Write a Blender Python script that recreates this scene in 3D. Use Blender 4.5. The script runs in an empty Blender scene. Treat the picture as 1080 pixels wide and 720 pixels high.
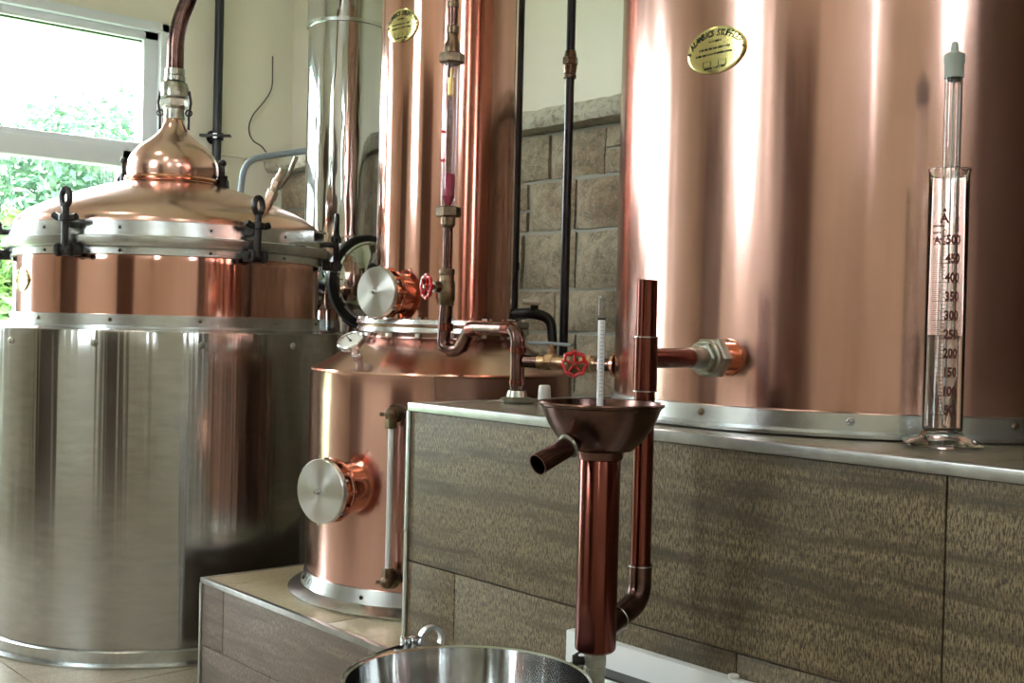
import bpy, bmesh, math, random
from mathutils import Vector, Matrix, noise
PI = math.pi
random.seed(7)
scn = bpy.context.scene
col = scn.collection

# ------------------------------------------------------------------ camera
FPX = 1230.0
YAW = math.radians(48.7)
CAM = Vector((1.778, -1.309, 0.91))
R0 = Vector((math.cos(YAW), math.sin(YAW), 0))
F0 = Vector((-math.sin(YAW), math.cos(YAW), 0))
ROLL = math.radians(1.4)
PITCH = math.radians(-0.8)
Fd = (F0*math.cos(PITCH) + Vector((0, 0, 1))*math.sin(PITCH)).normalized()
Ul = R0.cross(Fd).normalized()
Rc = (R0*math.cos(ROLL) + Ul*math.sin(ROLL)).normalized()
Uc = Rc.cross(Fd).normalized()
cam_d = bpy.data.cameras.new('camera'); cam = bpy.data.objects.new('camera', cam_d)
col.objects.link(cam)
cam_d.sensor_fit = 'HORIZONTAL'; cam_d.sensor_width = 36
cam_d.lens = FPX/1080*36
cam_d.clip_start = 0.05; cam_d.clip_end = 200
M = Matrix((Rc, Uc, -Fd)).transposed().to_4x4(); M.translation = CAM
cam.matrix_world = M
scn.camera = cam

def P(px, py, d):
    ray = Rc*((px-540)/FPX) + Uc*((360-py)/FPX) + Fd
    return CAM + ray*(d/ray.dot(F0))
def RD(r, d, z=0.0):
    v = CAM + R0*r + F0*d
    return Vector((v.x, v.y, z))
def DIR(r, d, z=0.0):
    v = R0*r + F0*d
    return Vector((v.x, v.y, z)).normalized()

# ------------------------------------------------------------------ materials
def newmat(name):
    m = bpy.data.materials.new(name); m.use_nodes = True
    nt = m.node_tree; b = nt.nodes['Principled BSDF']
    return m, nt, b
def srgb(r, g, b):
    f = lambda c: (c/255/12.92 if c/255 <= .04045 else ((c/255+.055)/1.055)**2.4)
    return (f(r), f(g), f(b), 1)
def N(nt, t, **kw):
    n = nt.nodes.new(t)
    for k, v in kw.items():
        if k in n.inputs: n.inputs[k].default_value = v
        else: setattr(n, k, v)
    return n
def coords(nt, scale=(1, 1, 1), which='Object', rot=(0,0,0)):
    tc = N(nt, 'ShaderNodeTexCoord'); mp = N(nt, 'ShaderNodeMapping')
    mp.inputs['Scale'].default_value = scale; mp.inputs['Rotation'].default_value = rot
    nt.links.new(tc.outputs[which], mp.inputs['Vector'])
    return mp.outputs['Vector']
def noise_tex(nt, vec, scale, detail=3, rough=.5, dist=0):
    n = N(nt, 'ShaderNodeTexNoise'); n.inputs['Scale'].default_value = scale
    n.inputs['Detail'].default_value = detail; n.inputs['Roughness'].default_value = rough
    n.inputs['Distortion'].default_value = dist
    nt.links.new(vec, n.inputs['Vector']); return n.outputs['Fac']
def ramp(nt, fac, stops):
    r = N(nt, 'ShaderNodeValToRGB'); e = r.color_ramp.elements
    e[0].position = stops[0][0]; e[0].color = stops[0][1]
    e[1].position = stops[-1][0]; e[1].color = stops[-1][1]
    for p, c in stops[1:-1]:
        k = e.new(p); k.color = c
    nt.links.new(fac, r.inputs['Fac']); return r.outputs['Color']
def mapr(nt, fac, a, b, lo=0., hi=1.):
    m = N(nt, 'ShaderNodeMapRange'); m.inputs[1].default_value = lo; m.inputs[2].default_value = hi
    m.inputs[3].default_value = a; m.inputs[4].default_value = b
    nt.links.new(fac, m.inputs[0]); return m.outputs[0]
def bump(nt, h, strength, dist, b, prev=None):
    n = N(nt, 'ShaderNodeBump'); n.inputs['Strength'].default_value = strength; n.inputs['Distance'].default_value = dist
    nt.links.new(h, n.inputs['Height'])
    if prev: nt.links.new(prev, n.inputs['Normal'])
    if b: nt.links.new(n.outputs['Normal'], b.inputs['Normal'])
    return n.outputs['Normal']
def mixc(nt, fac, a, b, mode='MIX'):
    m = N(nt, 'ShaderNodeMix'); m.data_type = 'RGBA'; m.blend_type = mode
    for s, v in ((m.inputs[0], fac), (m.inputs[6], a), (m.inputs[7], b)):
        if isinstance(v, (int, float, tuple)): s.default_value = v
        else: nt.links.new(v, s)
    return m.outputs[2]

def sheet_metal(name, c1, c2, rough=.2, aniso=.7, wave=.0012, streak=(7, 7, .25), grain=(60, 60, 4), grime=.0, grime_col=(.1, .08, .06, 1)):
    m, nt, b = newmat(name)
    b.inputs['Metallic'].default_value = 1
    v = coords(nt, streak); w = noise_tex(nt, v, 1, 3, .55)
    g = noise_tex(nt, coords(nt, grain), 1, 4, .6)
    c = mixc(nt, g, c1, c2)
    if grime:
        s = noise_tex(nt, coords(nt, (3, 3, 5)), 2, 6, .7)
        c = mixc(nt, mapr(nt, s, 0, grime, .55, .8), c, grime_col)
    nt.links.new(c, b.inputs['Base Color'])
    nt.links.new(mapr(nt, g, rough*.85, rough*1.15, .3, .7), b.inputs['Roughness'])
    b.inputs['Anisotropic'].default_value = aniso
    b.inputs['Anisotropic Rotation'].default_value = .25
    t = N(nt, 'ShaderNodeTangent'); t.direction_type = 'RADIAL'; t.axis = 'Z'
    nt.links.new(t.outputs[0], b.inputs['Tangent'])
    if wave: bump(nt, w, 1.0, wave, b)
    return m
def plain(name, c, rough=.4, metal=0., var=.0, sc=20, bmp=0., c2=None, coat=0):
    m, nt, b = newmat(name)
    b.inputs['Metallic'].default_value = metal; b.inputs['Roughness'].default_value = rough
    b.inputs['Coat Weight'].default_value = coat
    n = noise_tex(nt, coords(nt), sc, 4, .6)
    if c2 is None: c2 = tuple(x*(1-var) for x in c[:3]) + (1,)
    nt.links.new(mixc(nt, mapr(nt, n, 0, 1, .35, .65), c, c2), b.inputs['Base Color'])
    if bmp: bump(nt, n, .6, bmp, b)
    return m

MAT = {}
MAT['copper'] = sheet_metal('copper_sheet', (.70, .435, .38, 1), (.61, .35, .30, 1), .19, .5, .003)
MAT['copper_col'] = sheet_metal('copper_column_sheet', (.72, .42, .35, 1), (.63, .33, .265, 1), .11, .4, .002)
MAT['copper_dome'] = plain('copper_dome', (.80, .50, .44, 1), .2, 1, .12, 6)
MAT['copper_polished'] = plain('copper_polished', (.72, .36, .25, 1), .15, 1, .2, 30, .0003)
MAT['copper_pipe'] = sheet_metal('copper_pipe_dark', (.22, .065, .048, 1), (.10, .032, .027, 1), .2, .5, 0, grain=(25, 25, 6))
MAT['copper_old'] = plain('copper_tarnished', (.19, .105, .09, 1), .24, 1, 0, 18, .0004, (.065, .04, .037, 1))
MAT['steel'] = sheet_metal('brushed_steel', (.50, .50, .49, 1), (.33, .33, .325, 1), .17, .7, .0035, streak=(15, 15, .2), grain=(14, 14, 55))
MAT['steel_pail'] = sheet_metal('pail_steel', (.74, .75, .75, 1), (.62, .63, .63, 1), .12, .7, .004, streak=(9, 9, .2), grain=(14, 14, 55))
MAT['steel_ring'] = plain('steel_ring', (.62, .64, .64, 1), .27, 1, .2, 25)
MAT['steel_mirror'] = sheet_metal('steel_polished', (.66, .68, .70, 1), (.60, .62, .64, 1), .06, .3, .01, streak=(6, 6, 1.2))
MAT['steel_disc'] = plain('steel_disc', (.78, .78, .77, 1), .3, 1, .1, 40)
MAT['iron'] = plain('black_iron', (.035, .033, .035, 1), .35, .6, .3, 40)
MAT['black_pipe'] = plain('black_painted_pipe', (.012, .013, .02, 1), .3, 0, .2, 30)
MAT['rubber'] = plain('black_rubber', (.01, .01, .012, 1), .45)
MAT['brass'] = plain('brass', (.40, .26, .15, 1), .32, 1, 0, 50, 0, (.16, .10, .065, 1))
MAT['brass_pale'] = plain('pale_brass', (.80, .72, .58, 1), .3, 1, .3, 60)
MAT['brass_bright'] = plain('brass_plate', (.80, .72, .33, 1), .16, 1, .1, 20)
MAT['bronze'] = plain('aged_bronze', (.20, .14, .09, 1), .33, 1, 0, 60, .0003, (.1, .07, .05, 1))
MAT['nickel'] = plain('dull_nickel', (.42, .42, .36, 1), .3, 1, .35, 60)
MAT['red'] = plain('red_enamel', (.50, .012, .02, 1), .22, 0, .3, 40, 0, None, .5)
MAT['red_mark'] = plain('red_mark', (.6, .02, .02, 1), .4)
MAT['ink'] = plain('black_ink', (.02, .02, .015, 1), .5)
MAT['ink'].node_tree.nodes['Principled BSDF'].inputs['Specular IOR Level'].default_value = .1
MAT['scale_ink'] = plain('brown_scale_ink', (.075, .010, .007, 1), .6)
MAT['white_plastic'] = plain('white_plastic', (.78, .78, .76, 1), .35)
MAT['heater'] = plain('white_enamel', (.72, .73, .74, 1), .35, 0, .06, 5)
MAT['frame'] = plain('white_window_frame', (.75, .77, .80, 1), .35)
MAT['grey_cap'] = plain('grey_rubber_cap', (.33, .36, .33, 1), .5)
MAT['trim'] = plain('aluminium_trim', (.42, .42, .40, 1), .35, 1, .2, 30)
MAT['grey_tube'] = plain('grey_conduit', (.18, .20, .23, 1), .4)
MAT['grout'] = plain('dark_grout', (.03, .027, .025, 1), .8)
MAT['cable'] = plain('thin_cable', (.10, .09, .08, 1), .6)
MAT['bark'] = plain('bark', (.12, .09, .06, 1), .9)
MAT['dark_wood'] = plain('dark_wood', (.09, .05, .03, 1), .5)

def glassy(name, tint=(1, 1, 1, 1), refl=1.0, ior=1.45):
    m = bpy.data.materials.new(name); m.use_nodes = True; nt = m.node_tree; nt.nodes.clear()
    o = N(nt, 'ShaderNodeOutputMaterial'); mx = N(nt, 'ShaderNodeMixShader')
    t = N(nt, 'ShaderNodeBsdfTransparent'); t.inputs[0].default_value = tint
    g = N(nt, 'ShaderNodeBsdfGlossy'); g.inputs['Roughness'].default_value = .02
    f = N(nt, 'ShaderNodeFresnel'); f.inputs[0].default_value = ior
    ge = N(nt, 'ShaderNodeNewGeometry'); inv = N(nt, 'ShaderNodeMath', operation='SUBTRACT'); inv.inputs[0].default_value = 1; nt.links.new(ge.outputs['Backfacing'], inv.inputs[1])
    mu = N(nt, 'ShaderNodeMath', operation='MULTIPLY'); nt.links.new(f.outputs[0], mu.inputs[0]); nt.links.new(inv.outputs[0], mu.inputs[1])
    nt.links.new(mu.outputs[0], mx.inputs[0]); nt.links.new(t.outputs[0], mx.inputs[1])
    nt.links.new(g.outputs[0], mx.inputs[2]); nt.links.new(mx.outputs[0], o.inputs[0])
    return m
MAT['pane'] = glassy('window_glass', (.97, .99, .98, 1))
def real_glass(name, c=(1, 1, 1, 1), ior=1.47, rough=0.0):
    m, nt, b = newmat(name)
    b.inputs['Base Color'].default_value = c; b.inputs['Transmission Weight'].default_value = 1
    b.inputs['IOR'].default_value = ior; b.inputs['Roughness'].default_value = rough
    return m
MAT['glass'] = real_glass('clear_glass', (.97, .98, .97, 1))
MAT['water'] = real_glass('clear_spirit', (.99, 1, .99, 1), 1.36)
MAT['tube_glass'] = glassy('thin_tube_glass', (.93, .93, .96, 1), 1, 1.5)
MAT['milk_glass'] = plain('white_scale_glass', (.72, .72, .76, 1), .12)
MAT['red_liquid'] = plain('red_float', (.33, .02, .05, 1), .15)
MAT['gold'] = plain('gold_float', (.85, .55, .15, 1), .3, .4)

def wall_mat(name, c, c2, b_=.002):
    m, nt, b = newmat(name)
    v = coords(nt); n = noise_tex(nt, v, 1.3, 4); n2 = noise_tex(nt, v, 90, 4)
    nt.links.new(mixc(nt, n, c, c2), b.inputs['Base Color']); b.inputs['Roughness'].default_value = .75
    bump(nt, n2, .25, b_, b); return m
MAT['wall'] = wall_mat('cream_plaster', (.80, .745, .63, 1), (.76, .705, .59, 1))
MAT['ceiling'] = wall_mat('white_ceiling', (.80, .78, .72, 1), (.77, .75, .69, 1))

def tile_mat(name, axis, dark, light, rough=.45, spec=.5):
    # weave-like porcelain: vertical scratches broken by horizontal waves; axis = long direction
    m, nt, b = newmat(name)
    if axis == 'x': s1, s2, s3 = (520, 520, 110), (3.2, 3.2, 38), (800, 800, 800)
    else: s1, s2, s3 = (85, 430, 430), (25, 2.4, 2.4), (700, 700, 700)
    a = noise_tex(nt, coords(nt, s1), 1, 3, .65, .6)
    w = noise_tex(nt, coords(nt, s2), 1, 4, .6, .5)
    g = noise_tex(nt, coords(nt, s3), 1, 2, .5)
    c = mixc(nt, mapr(nt, a, 0, 1, .43, .57), dark, light)
    mid = tuple((p+q)/2 for p, q in zip(dark, light))
    c = mixc(nt, mapr(nt, w, .0, .85, .42, .66), c, dark)
    c = mixc(nt, mapr(nt, g, .0, .25, .3, .7), c, light)
    big = noise_tex(nt, coords(nt, (1.1, 1.1, 2)), 1, 2)
    c = mixc(nt, mapr(nt, big, 0, .35, .4, .7), c, mid)
    nt.links.new(c, b.inputs['Base Color']); b.inputs['Roughness'].default_value = rough; b.inputs['Specular IOR Level'].default_value = .3 if axis == 'x' else .5
    nrm = bump(nt, a, .45, .0012, None); bump(nt, w, .4, .002, b, nrm)
    return m
MAT['tile_front'] = tile_mat('dark_woven_tile', 'x', srgb(46, 39, 32), srgb(136, 120, 92), .5)
MAT['tile_low'] = tile_mat('brown_woven_tile', 'x', srgb(80, 68, 60), srgb(142, 126, 112), .5)
MAT['tile_top'] = tile_mat('pale_top_tile', 'y', srgb(160, 146, 120), srgb(190, 178, 152), .3)
MAT['counter_top'] = tile_mat('grey_top_tile', 'y', srgb(100, 94, 82), srgb(134, 126, 110), .22)
MAT['floor'] = tile_mat('floor_tile', 'y', srgb(140, 128, 112), srgb(180, 168, 150), .3)

def stone_mat():
    m, nt, b = newmat('rough_stone')
    v = coords(nt); n = noise_tex(nt, v, 3.2, 5, .6, .3); f = noise_tex(nt, v, 28, 7, .7, .4); s = noise_tex(nt, v, 130, 3)
    c = ramp(nt, n, [(.28, srgb(112, 98, 78)), (.45, srgb(158, 144, 120)), (.58, srgb(138, 114, 90)), (.72, srgb(178, 166, 144))])
    c = mixc(nt, mapr(nt, f, 0, .7, .42, .66), c, srgb(84, 76, 64))
    c = mixc(nt, mapr(nt, s, 0, .4, .5, .7), c, srgb(176, 166, 146))
    nt.links.new(c, b.inputs['Base Color']); b.inputs['Roughness'].default_value = .85
    bump(nt, f, .9, .012, b); return m
MAT['stone'] = stone_mat()
MAT['mortar'] = wall_mat('mortar', srgb(150, 146, 134), srgb(120, 116, 104), .006)
def cap_mat():
    m, nt, b = newmat('pale_cap_stone')
    f = noise_tex(nt, coords(nt), 40, 6, .7)
    nt.links.new(mixc(nt, mapr(nt, f, 0, 1, .5, .75), srgb(176, 168, 150), srgb(96, 88, 74)), b.inputs['Base Color'])
    b.inputs['Roughness'].default_value = .8; bump(nt, f, 1, .01, b); return m
MAT['cap'] = cap_mat()
def leaf_mat(name, a, b_):
    m, nt, b = newmat(name)
    oi = N(nt, 'ShaderNodeNewGeometry')
    nt.links.new(mixc(nt, oi.outputs['Random Per Island'], a, b_), b.inputs['Base Color'])
    b.inputs['Roughness'].default_value = .6; b.inputs['Subsurface Weight'].default_value = 0
    tr = N(nt, 'ShaderNodeBsdfTranslucent'); nt.links.new(mixc(nt, oi.outputs['Random Per Island'], a, b_), tr.inputs[0])
    mx = N(nt, 'ShaderNodeMixShader'); mx.inputs[0].default_value = .4
    o = nt.nodes['Material Output']
    nt.links.new(b.outputs[0], mx.inputs[1]); nt.links.new(tr.outputs[0], mx.inputs[2]); nt.links.new(mx.outputs[0], o.inputs[0])
    return m
MAT['leaf_a'] = leaf_mat('leaf_green', srgb(78, 104, 62), srgb(52, 84, 58))
MAT['leaf_b'] = leaf_mat('leaf_blue_green', srgb(56, 90, 68), srgb(84, 112, 76))
MAT['leaf_c'] = leaf_mat('leaf_bright', srgb(96, 122, 54), srgb(62, 98, 44))
MAT['grass'] = plain('grass', srgb(110, 145, 80), .9, 0, .3, 5)
def lamp_mat(name, c, s):
    m, nt, b = newmat(name)
    b.inputs['Base Color'].default_value = c; b.inputs['Emission Color'].default_value = c
    b.inputs['Emission Strength'].default_value = s; return m
MAT['lamp'] = lamp_mat('lit_diffuser', (1, .88, .74, 1), 26)

# ------------------------------------------------------------------ builders
def frame(pos, d, up=Vector((0, 0, 1))):
    z = Vector(d).normalized(); u = Vector(up)
    if abs(z.dot(u)) > .99: u = Vector((0, 1, 0))
    x = u.cross(z).normalized(); y = z.cross(x)
    m = Matrix((x, y, z)).transposed().to_4x4(); m.translation = Vector(pos)
    return m
I4 = Matrix.Identity(4)
KEEP = {'tile_cladding', 'top_tile', 'edge_trim', 'core', 'trunk', 'foliage', 'door_leaf', 'front_grille', 'scale', 'needle', 'funnel_bowl', 'guide_ring', 'back_panel', 'frame', 'opening_sash', 'door_frame'}
def pieces(bm, tol=.0012):
    seen = {}; isl = []
    for f in bm.faces:
        if f in seen: continue
        st = [f]; seen[f] = len(isl); g = []
        while st:
            x = st.pop(); g.append(x)
            for v in x.verts:
                for h in v.link_faces:
                    if h not in seen: seen[h] = len(isl); st.append(h)
        isl.append(g)
    if len(isl) < 2: return isl
    bb = []
    for g in isl:
        co = [v.co for f in g for v in f.verts]
        bb.append((Vector((min(c.x for c in co), min(c.y for c in co), min(c.z for c in co))), Vector((max(c.x for c in co), max(c.y for c in co), max(c.z for c in co)))))
    par = list(range(len(isl)))
    def fd(i):
        while par[i] != i: i = par[i]
        return i
    for i in range(len(isl)):
        for j in range(i):
            if all(bb[i][0][k]-tol <= bb[j][1][k] and bb[j][0][k]-tol <= bb[i][1][k] for k in range(3)): par[fd(i)] = fd(j)
    out = {}
    for i, g in enumerate(isl): out.setdefault(fd(i), []).extend(g)
    return list(out.values())
class B:
    def __init__(s): s.bm = bmesh.new()
    def lathe(s, prof, seg=64, M=I4, a0=0, a1=2*PI, close=False):
        full = abs(a1-a0-2*PI) < 1e-6
        n = seg if full else seg+1
        rings = []
        for r, z in prof:
            if r < 1e-6: rings.append([s.bm.verts.new(M @ Vector((0, 0, z)))])
            else: rings.append([s.bm.verts.new(M @ Vector((r*math.cos(a0+(a1-a0)*i/seg), r*math.sin(a0+(a1-a0)*i/seg), z))) for i in range(n)])
        pairs = list(zip(rings, rings[1:]))
        if close: pairs.append((rings[-1], rings[0]))
        for A, C in pairs:
            for i in range(seg):
                j = (i+1) % n
                if len(A) == 1 and len(C) == 1: continue
                if len(A) == 1: s.bm.faces.new((A[0], C[j], C[i]))
                elif len(C) == 1: s.bm.faces.new((A[i], A[j], C[0]))
                else: s.bm.faces.new((A[i], A[j], C[j], C[i]))
        return s
    def cyl(s, p0, p1, r, seg=32, r2=None, bev=0.0):
        p0, p1 = Vector(p0), Vector(p1); L = (p1-p0).length; r2 = r if r2 is None else r2
        m = frame(p0, p1-p0); b = min(bev, r*.5, L*.4)
        if b: pr = [(0, 0), (r-b, 0), (r, b), (r2, L-b), (r2-b, L), (0, L)]
        else: pr = [(0, 0), (r, 0), (r2, L), (0, L)]
        return s.lathe(pr, seg, m)
    def hexn(s, p0, p1, r, n=6, rot=0):
        p0, p1 = Vector(p0), Vector(p1); L = (p1-p0).length; m = frame(p0, p1-p0) @ Matrix.Rotation(rot, 4, 'Z')
        b = min(r*.1, L*.25)
        return s.lathe([(0, 0), (r-b, 0), (r, b), (r, L-b), (r-b, L), (0, L)], n, m)
    def box(s, lo, hi, bev=0.0, M=I4):
        lo, hi = Vector(lo), Vector(hi); c = (lo+hi)/2; d = hi-lo
        r = bmesh.ops.create_cube(s.bm, size=1, matrix=M @ Matrix.Translation(c) @ Matrix.Diagonal((d.x, d.y, d.z, 1)))
        if bev:
            es = {e for v in r['verts'] for e in v.link_edges}
            bmesh.ops.bevel(s.bm, geom=list(es), offset=bev, segments=2, affect='EDGES', profile=.6)
        return s
    def tube(s, pts, r, seg=20, cap=True, closed=False, rf=None):
        pts = [Vector(p) for p in pts]; n = len(pts); rings = []
        t0 = (pts[1]-pts[0]).normalized()
        up = Vector((0, 0, 1)) if abs(t0.z) < .9 else Vector((0, 1, 0))
        x = up.cross(t0).normalized()
        for i, p in enumerate(pts):
            if closed: t = (pts[(i+1) % n]-pts[i-1]).normalized()
            elif i == 0: t = t0
            elif i == n-1: t = (pts[-1]-pts[-2]).normalized()
            else: t = ((pts[i+1]-p).normalized()+(p-pts[i-1]).normalized()).normalized()
            x = (x-t*x.dot(t)).normalized(); y = t.cross(x)
            rr = r if rf is None else rf(i/(n-1))*r
            rings.append([s.bm.verts.new(p+(x*math.cos(2*PI*k/seg)+y*math.sin(2*PI*k/seg))*rr) for k in range(seg)])
        prs = list(zip(rings, rings[1:]))
        if closed: prs.append((rings[-1], rings[0]))
        for A, C in prs:
            for k in range(seg):
                j = (k+1) % seg; s.bm.faces.new((A[k], A[j], C[j], C[k]))
        if cap and not closed:
            s.bm.faces.new(rings[0][::-1]); s.bm.faces.new(rings[-1])
        return s
    def sphere(s, c, r, sc=(1, 1, 1), u=24, v=14):
        bmesh.ops.create_uvsphere(s.bm, u_segments=u, v_segments=v, radius=r, matrix=Matrix.Translation(Vector(c)) @ Matrix.Diagonal((*sc, 1)))
        return s
    def torus(s, M, R, r, seg=40, rs=12, sx=1, sy=1):
        pts = [M @ Vector((R*sx*math.cos(2*PI*i/seg), R*sy*math.sin(2*PI*i/seg), 0)) for i in range(seg)]
        return s.tube(pts, r, rs, closed=True)
    def build(s, name, mat, parent=None, flat=False, ang=.6):
        bm = s.bm
        if parent and name not in KEEP and not flat:
            gs = pieces(bm)
            if len(gs) > 1:
                first = None
                for g in gs:
                    q = B(); mp = {}
                    for f in g:
                        vs = []
                        for v in f.verts:
                            if v not in mp: mp[v] = q.bm.verts.new(v.co)
                            vs.append(mp[v])
                        q.bm.faces.new(vs)
                    o = q.build_one(name, mat, parent, flat, ang); first = first or o
                bm.free(); return first
        return s.build_one(name, mat, parent, flat, ang)
    def build_one(s, name, mat, parent=None, flat=False, ang=.6):
        bm = s.bm
        bmesh.ops.recalc_face_normals(bm, faces=bm.faces[:])
        for f in bm.faces: f.smooth = not flat
        for e in bm.edges:
            if len(e.link_faces) == 2 and e.calc_face_angle(0) > ang: e.smooth = False
        me = bpy.data.meshes.new(name); bm.to_mesh(me); bm.free()
        o = bpy.data.objects.new(name, me); col.objects.link(o)
        me.materials.append(MAT[mat] if isinstance(mat, str) else mat)
        if parent:
            o.parent = parent
            w = Vector((0, 0, 0)); q = parent
            while q: w = w + q.location; q = q.parent
            me.transform(Matrix.Translation(-w))
        return o
# all geometry is written in world coordinates and moved under its thing's own origin on build
def thing(name, loc, label, cat, group=None):
    o = bpy.data.objects.new(name, None); col.objects.link(o); o.location = Vector(loc); o.empty_display_size = .05
    return tag(o, label, cat, group)
def tag(o, label, cat, group=None, kind=None):
    if label: o['label'] = label
    if cat: o['category'] = cat
    if group: o['group'] = group
    if kind: o['kind'] = kind
    return o
def recenter(o):
    me = o.data; c = sum((v.co for v in me.vertices), Vector())/len(me.vertices)
    zmin = min(v.co.z for v in me.vertices); c.z = zmin
    me.transform(Matrix.Translation(-c)); o.location = o.location + c
    return o
def struct(o): o['kind'] = 'structure'; return o
def fillet(pts, rad, n=8):
    pts = [Vector(p) for p in pts]; out = [pts[0]]
    for a, b, c in zip(pts, pts[1:], pts[2:]):
        u = (a-b); v = (c-b); r = min(rad, u.length*.49, v.length*.49)
        p0 = b+u.normalized()*r; p1 = b+v.normalized()*r
        for i in range(n+1):
            t = i/n; out.append(p0*(1-t)**2 + b*2*t*(1-t) + p1*t*t)
    out.append(pts[-1]); return out
def T(x, y=0, z=0): return Matrix.Translation(Vector((x, y, z)) if not isinstance(x, Vector) else x)
def text_into(b, s, size, fn, shear=0, align='CENTER', offset=0.0):
    cu = bpy.data.curves.new('t', 'FONT'); cu.body = s; cu.size = size; cu.shear = shear; cu.align_x = align
    cu.resolution_u = 3; cu.offset = offset
    o = bpy.data.objects.new('t', cu); col.objects.link(o)
    bpy.context.view_layer.update()
    me = bpy.data.meshes.new_from_object(o.evaluated_get(bpy.context.evaluated_depsgraph_get()))
    bpy.data.objects.remove(o); bpy.data.curves.remove(cu)
    vs = [b.bm.verts.new(fn(v.co.x, v.co.y)) for v in me.vertices]
    for p in me.polygons:
        try: b.bm.faces.new([vs[i] for i in p.vertices])
        except ValueError: pass
    bpy.data.meshes.remove(me)

# ------------------------------------------------------------------ room shell
XL, XR, YB, YF, ZC = -2.8, 2.9, 1.374, -3.3, 3.3
b = B(); b.box((XL-.15, YF-.15, -.1), (XR+.15, YB+.15, 0)); struct(b.build('floor', 'grout'))
# floor tiles (surface of the floor)
b = B()
x = XL
while x < XR:
    y = YF
    while y < YB:
        b.box((x+.002, y+.002, 0), (min(x+.6, XR)-.002, min(y+.6, YB)-.002, .006), 0); y += .6
    x += .6
fl = b.build('floor', 'floor'); struct(fl)
b = B(); b.box((XL-.15, YF-.15, ZC), (XR+.15, YB+.15, ZC+.1)); struct(b.build('ceiling', 'ceiling'))
def wall_with_holes(name, axis, at, th, u0, u1, holes):
    # holes: (u0,u1,z0,z1) sorted, non-overlapping in u
    b = B()
    def bx(a, c, z0, z1):
        if c-a < 1e-4 or z1-z0 < 1e-4: return
        lo, hi = (min(at, at+th), a, z0), (max(at, at+th), c, z1)
        if axis == 'y': lo, hi = (a, min(at, at+th), z0), (c, max(at, at+th), z1)
        b.box(lo, hi)
    u = u0
    for (a, c, z0, z1) in holes:
        bx(u, a, 0, ZC); bx(a, c, 0, z0); bx(a, c, z1, ZC); u = c
    bx(u, u1, 0, ZC)
    return struct(b.build(name, 'wall'))
WL = [(-1.30, -.62, .0, 2.25), (-.46, .788, .78, 2.11)]
wall_with_holes('wall_left', 'x', XL, -.14, YF, YB+.1, WL)
WF = [(-1.0, -.15, 1.5, 2.75)]
wall_with_holes('wall_front', 'y', YF, -.14, XL-.14, XR+.14, WF)
wall_with_holes('wall_back', 'y', YB, .14, XL-.14, XR+.14, [])
wall_with_holes('wall_right', 'x', XR, .14, YF, YB+.1, [(-3.1, -2.6, 1.9, 2.8), (-.85, -.42, 1.8, 2.7)])

def window(n, axis, at, outsgn, u0, u1, z0, z1, zm, low_in=.09):
    """two-light white window: fixed upper light, opening lower light"""
    e = bpy.data.objects.new('window_%d' % n, None); col.objects.link(e); e['kind'] = 'structure'
    def pt(u, t, z): return Vector((at+outsgn*t, u, z)) if axis == 'x' else Vector((u, at+outsgn*t, z))
    e.location = pt((u0+u1)/2, 0, z0)
    def bar(b, ua, ub, za, zb, t0, t1, bev=.006):
        p, q = pt(ua, t0, za), pt(ub, t1, zb)
        b.box(Vector((min(p.x, q.x), min(p.y, q.y), za)), Vector((max(p.x, q.x), max(p.y, q.y), zb)), bev)
    w = .075
    b = B()
    for (a, c, p, q) in ((u0, u1, z1-.04, z1), (u0, u1, z0, z0+.04), (u0, u0+.04, z0, z1), (u1-.04, u1, z0, z1)):
        bar(b, a, c, p, q, -.02, .12)
    for (a, c, p, q) in ((u0+.03, u1-.03, z1-w, z1-.03), (u0+.03, u0+.1, zm-.06, z1-.03), (u1-.1, u1-.03, zm-.06, z1-.03), (u0+.03, u1-.03, zm, zm+.035)):
        bar(b, a, c, p, q, .01, .09)
    b.build('frame', 'frame', e)
    b = B()
    li = low_in
    for (a, c, p, q) in ((u0+.03, u1-.03, zm-.07, zm+.01), (u0+.03, u1-.03, z0+.03, z0+.1), (u0+.03, u0+.1+li, z0+.03, zm), (u1-.1-li, u1-.03, z0+.03, zm)):
        bar(b, a, c, p, q, -.005, .07)
    b.build('opening_sash', 'frame', e)
    b = B(); bar(b, u0+.09, u1-.09, zm+.02, z1-.06, .045, .052, 0); b.build('pane', 'pane', e)
    b = B(); bar(b, u0+.09+li, u1-.09-li, z0+.09, zm-.06, .035, .042, 0); b.build('pane', 'pane', e)
    b = B(); bar(b, u0+.095, u0+.1, zm+.03, z1-.07, .03, .045, 0); bar(b, u1-.1, u1-.094, zm+.03, z1-.07, .03, .045, 0)
    bar(b, u0+.1, u1-.1, z1-.0795, z1-.074, .03, .045, 0)
    b.build('seal', 'rubber', e)
    b = B(); bar(b, u0-.04, u1+.04, z0-.04, z0+.005, -.06, .1); b.build('sill', 'frame', e)
window(1, 'x', XL, -1, -.46, .788, .78, 2.11, 1.58)
window(2, 'y', YF, -1, -1.0, -.15, 1.5, 2.75, 2.1, 0)  # unseen window, added for a white streak on the tank
window(3, 'x', XR, 1, -3.1, -2.6, 1.9, 2.8, 2.3, 0)  # unseen window, stands in for a warm light mirrored in the tank
window(4, 'x', XR, 1, -.85, -.42, 1.8, 2.7, 2.2, 0)  # narrow unseen window, added for a bright reflection near the tank's right
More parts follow.
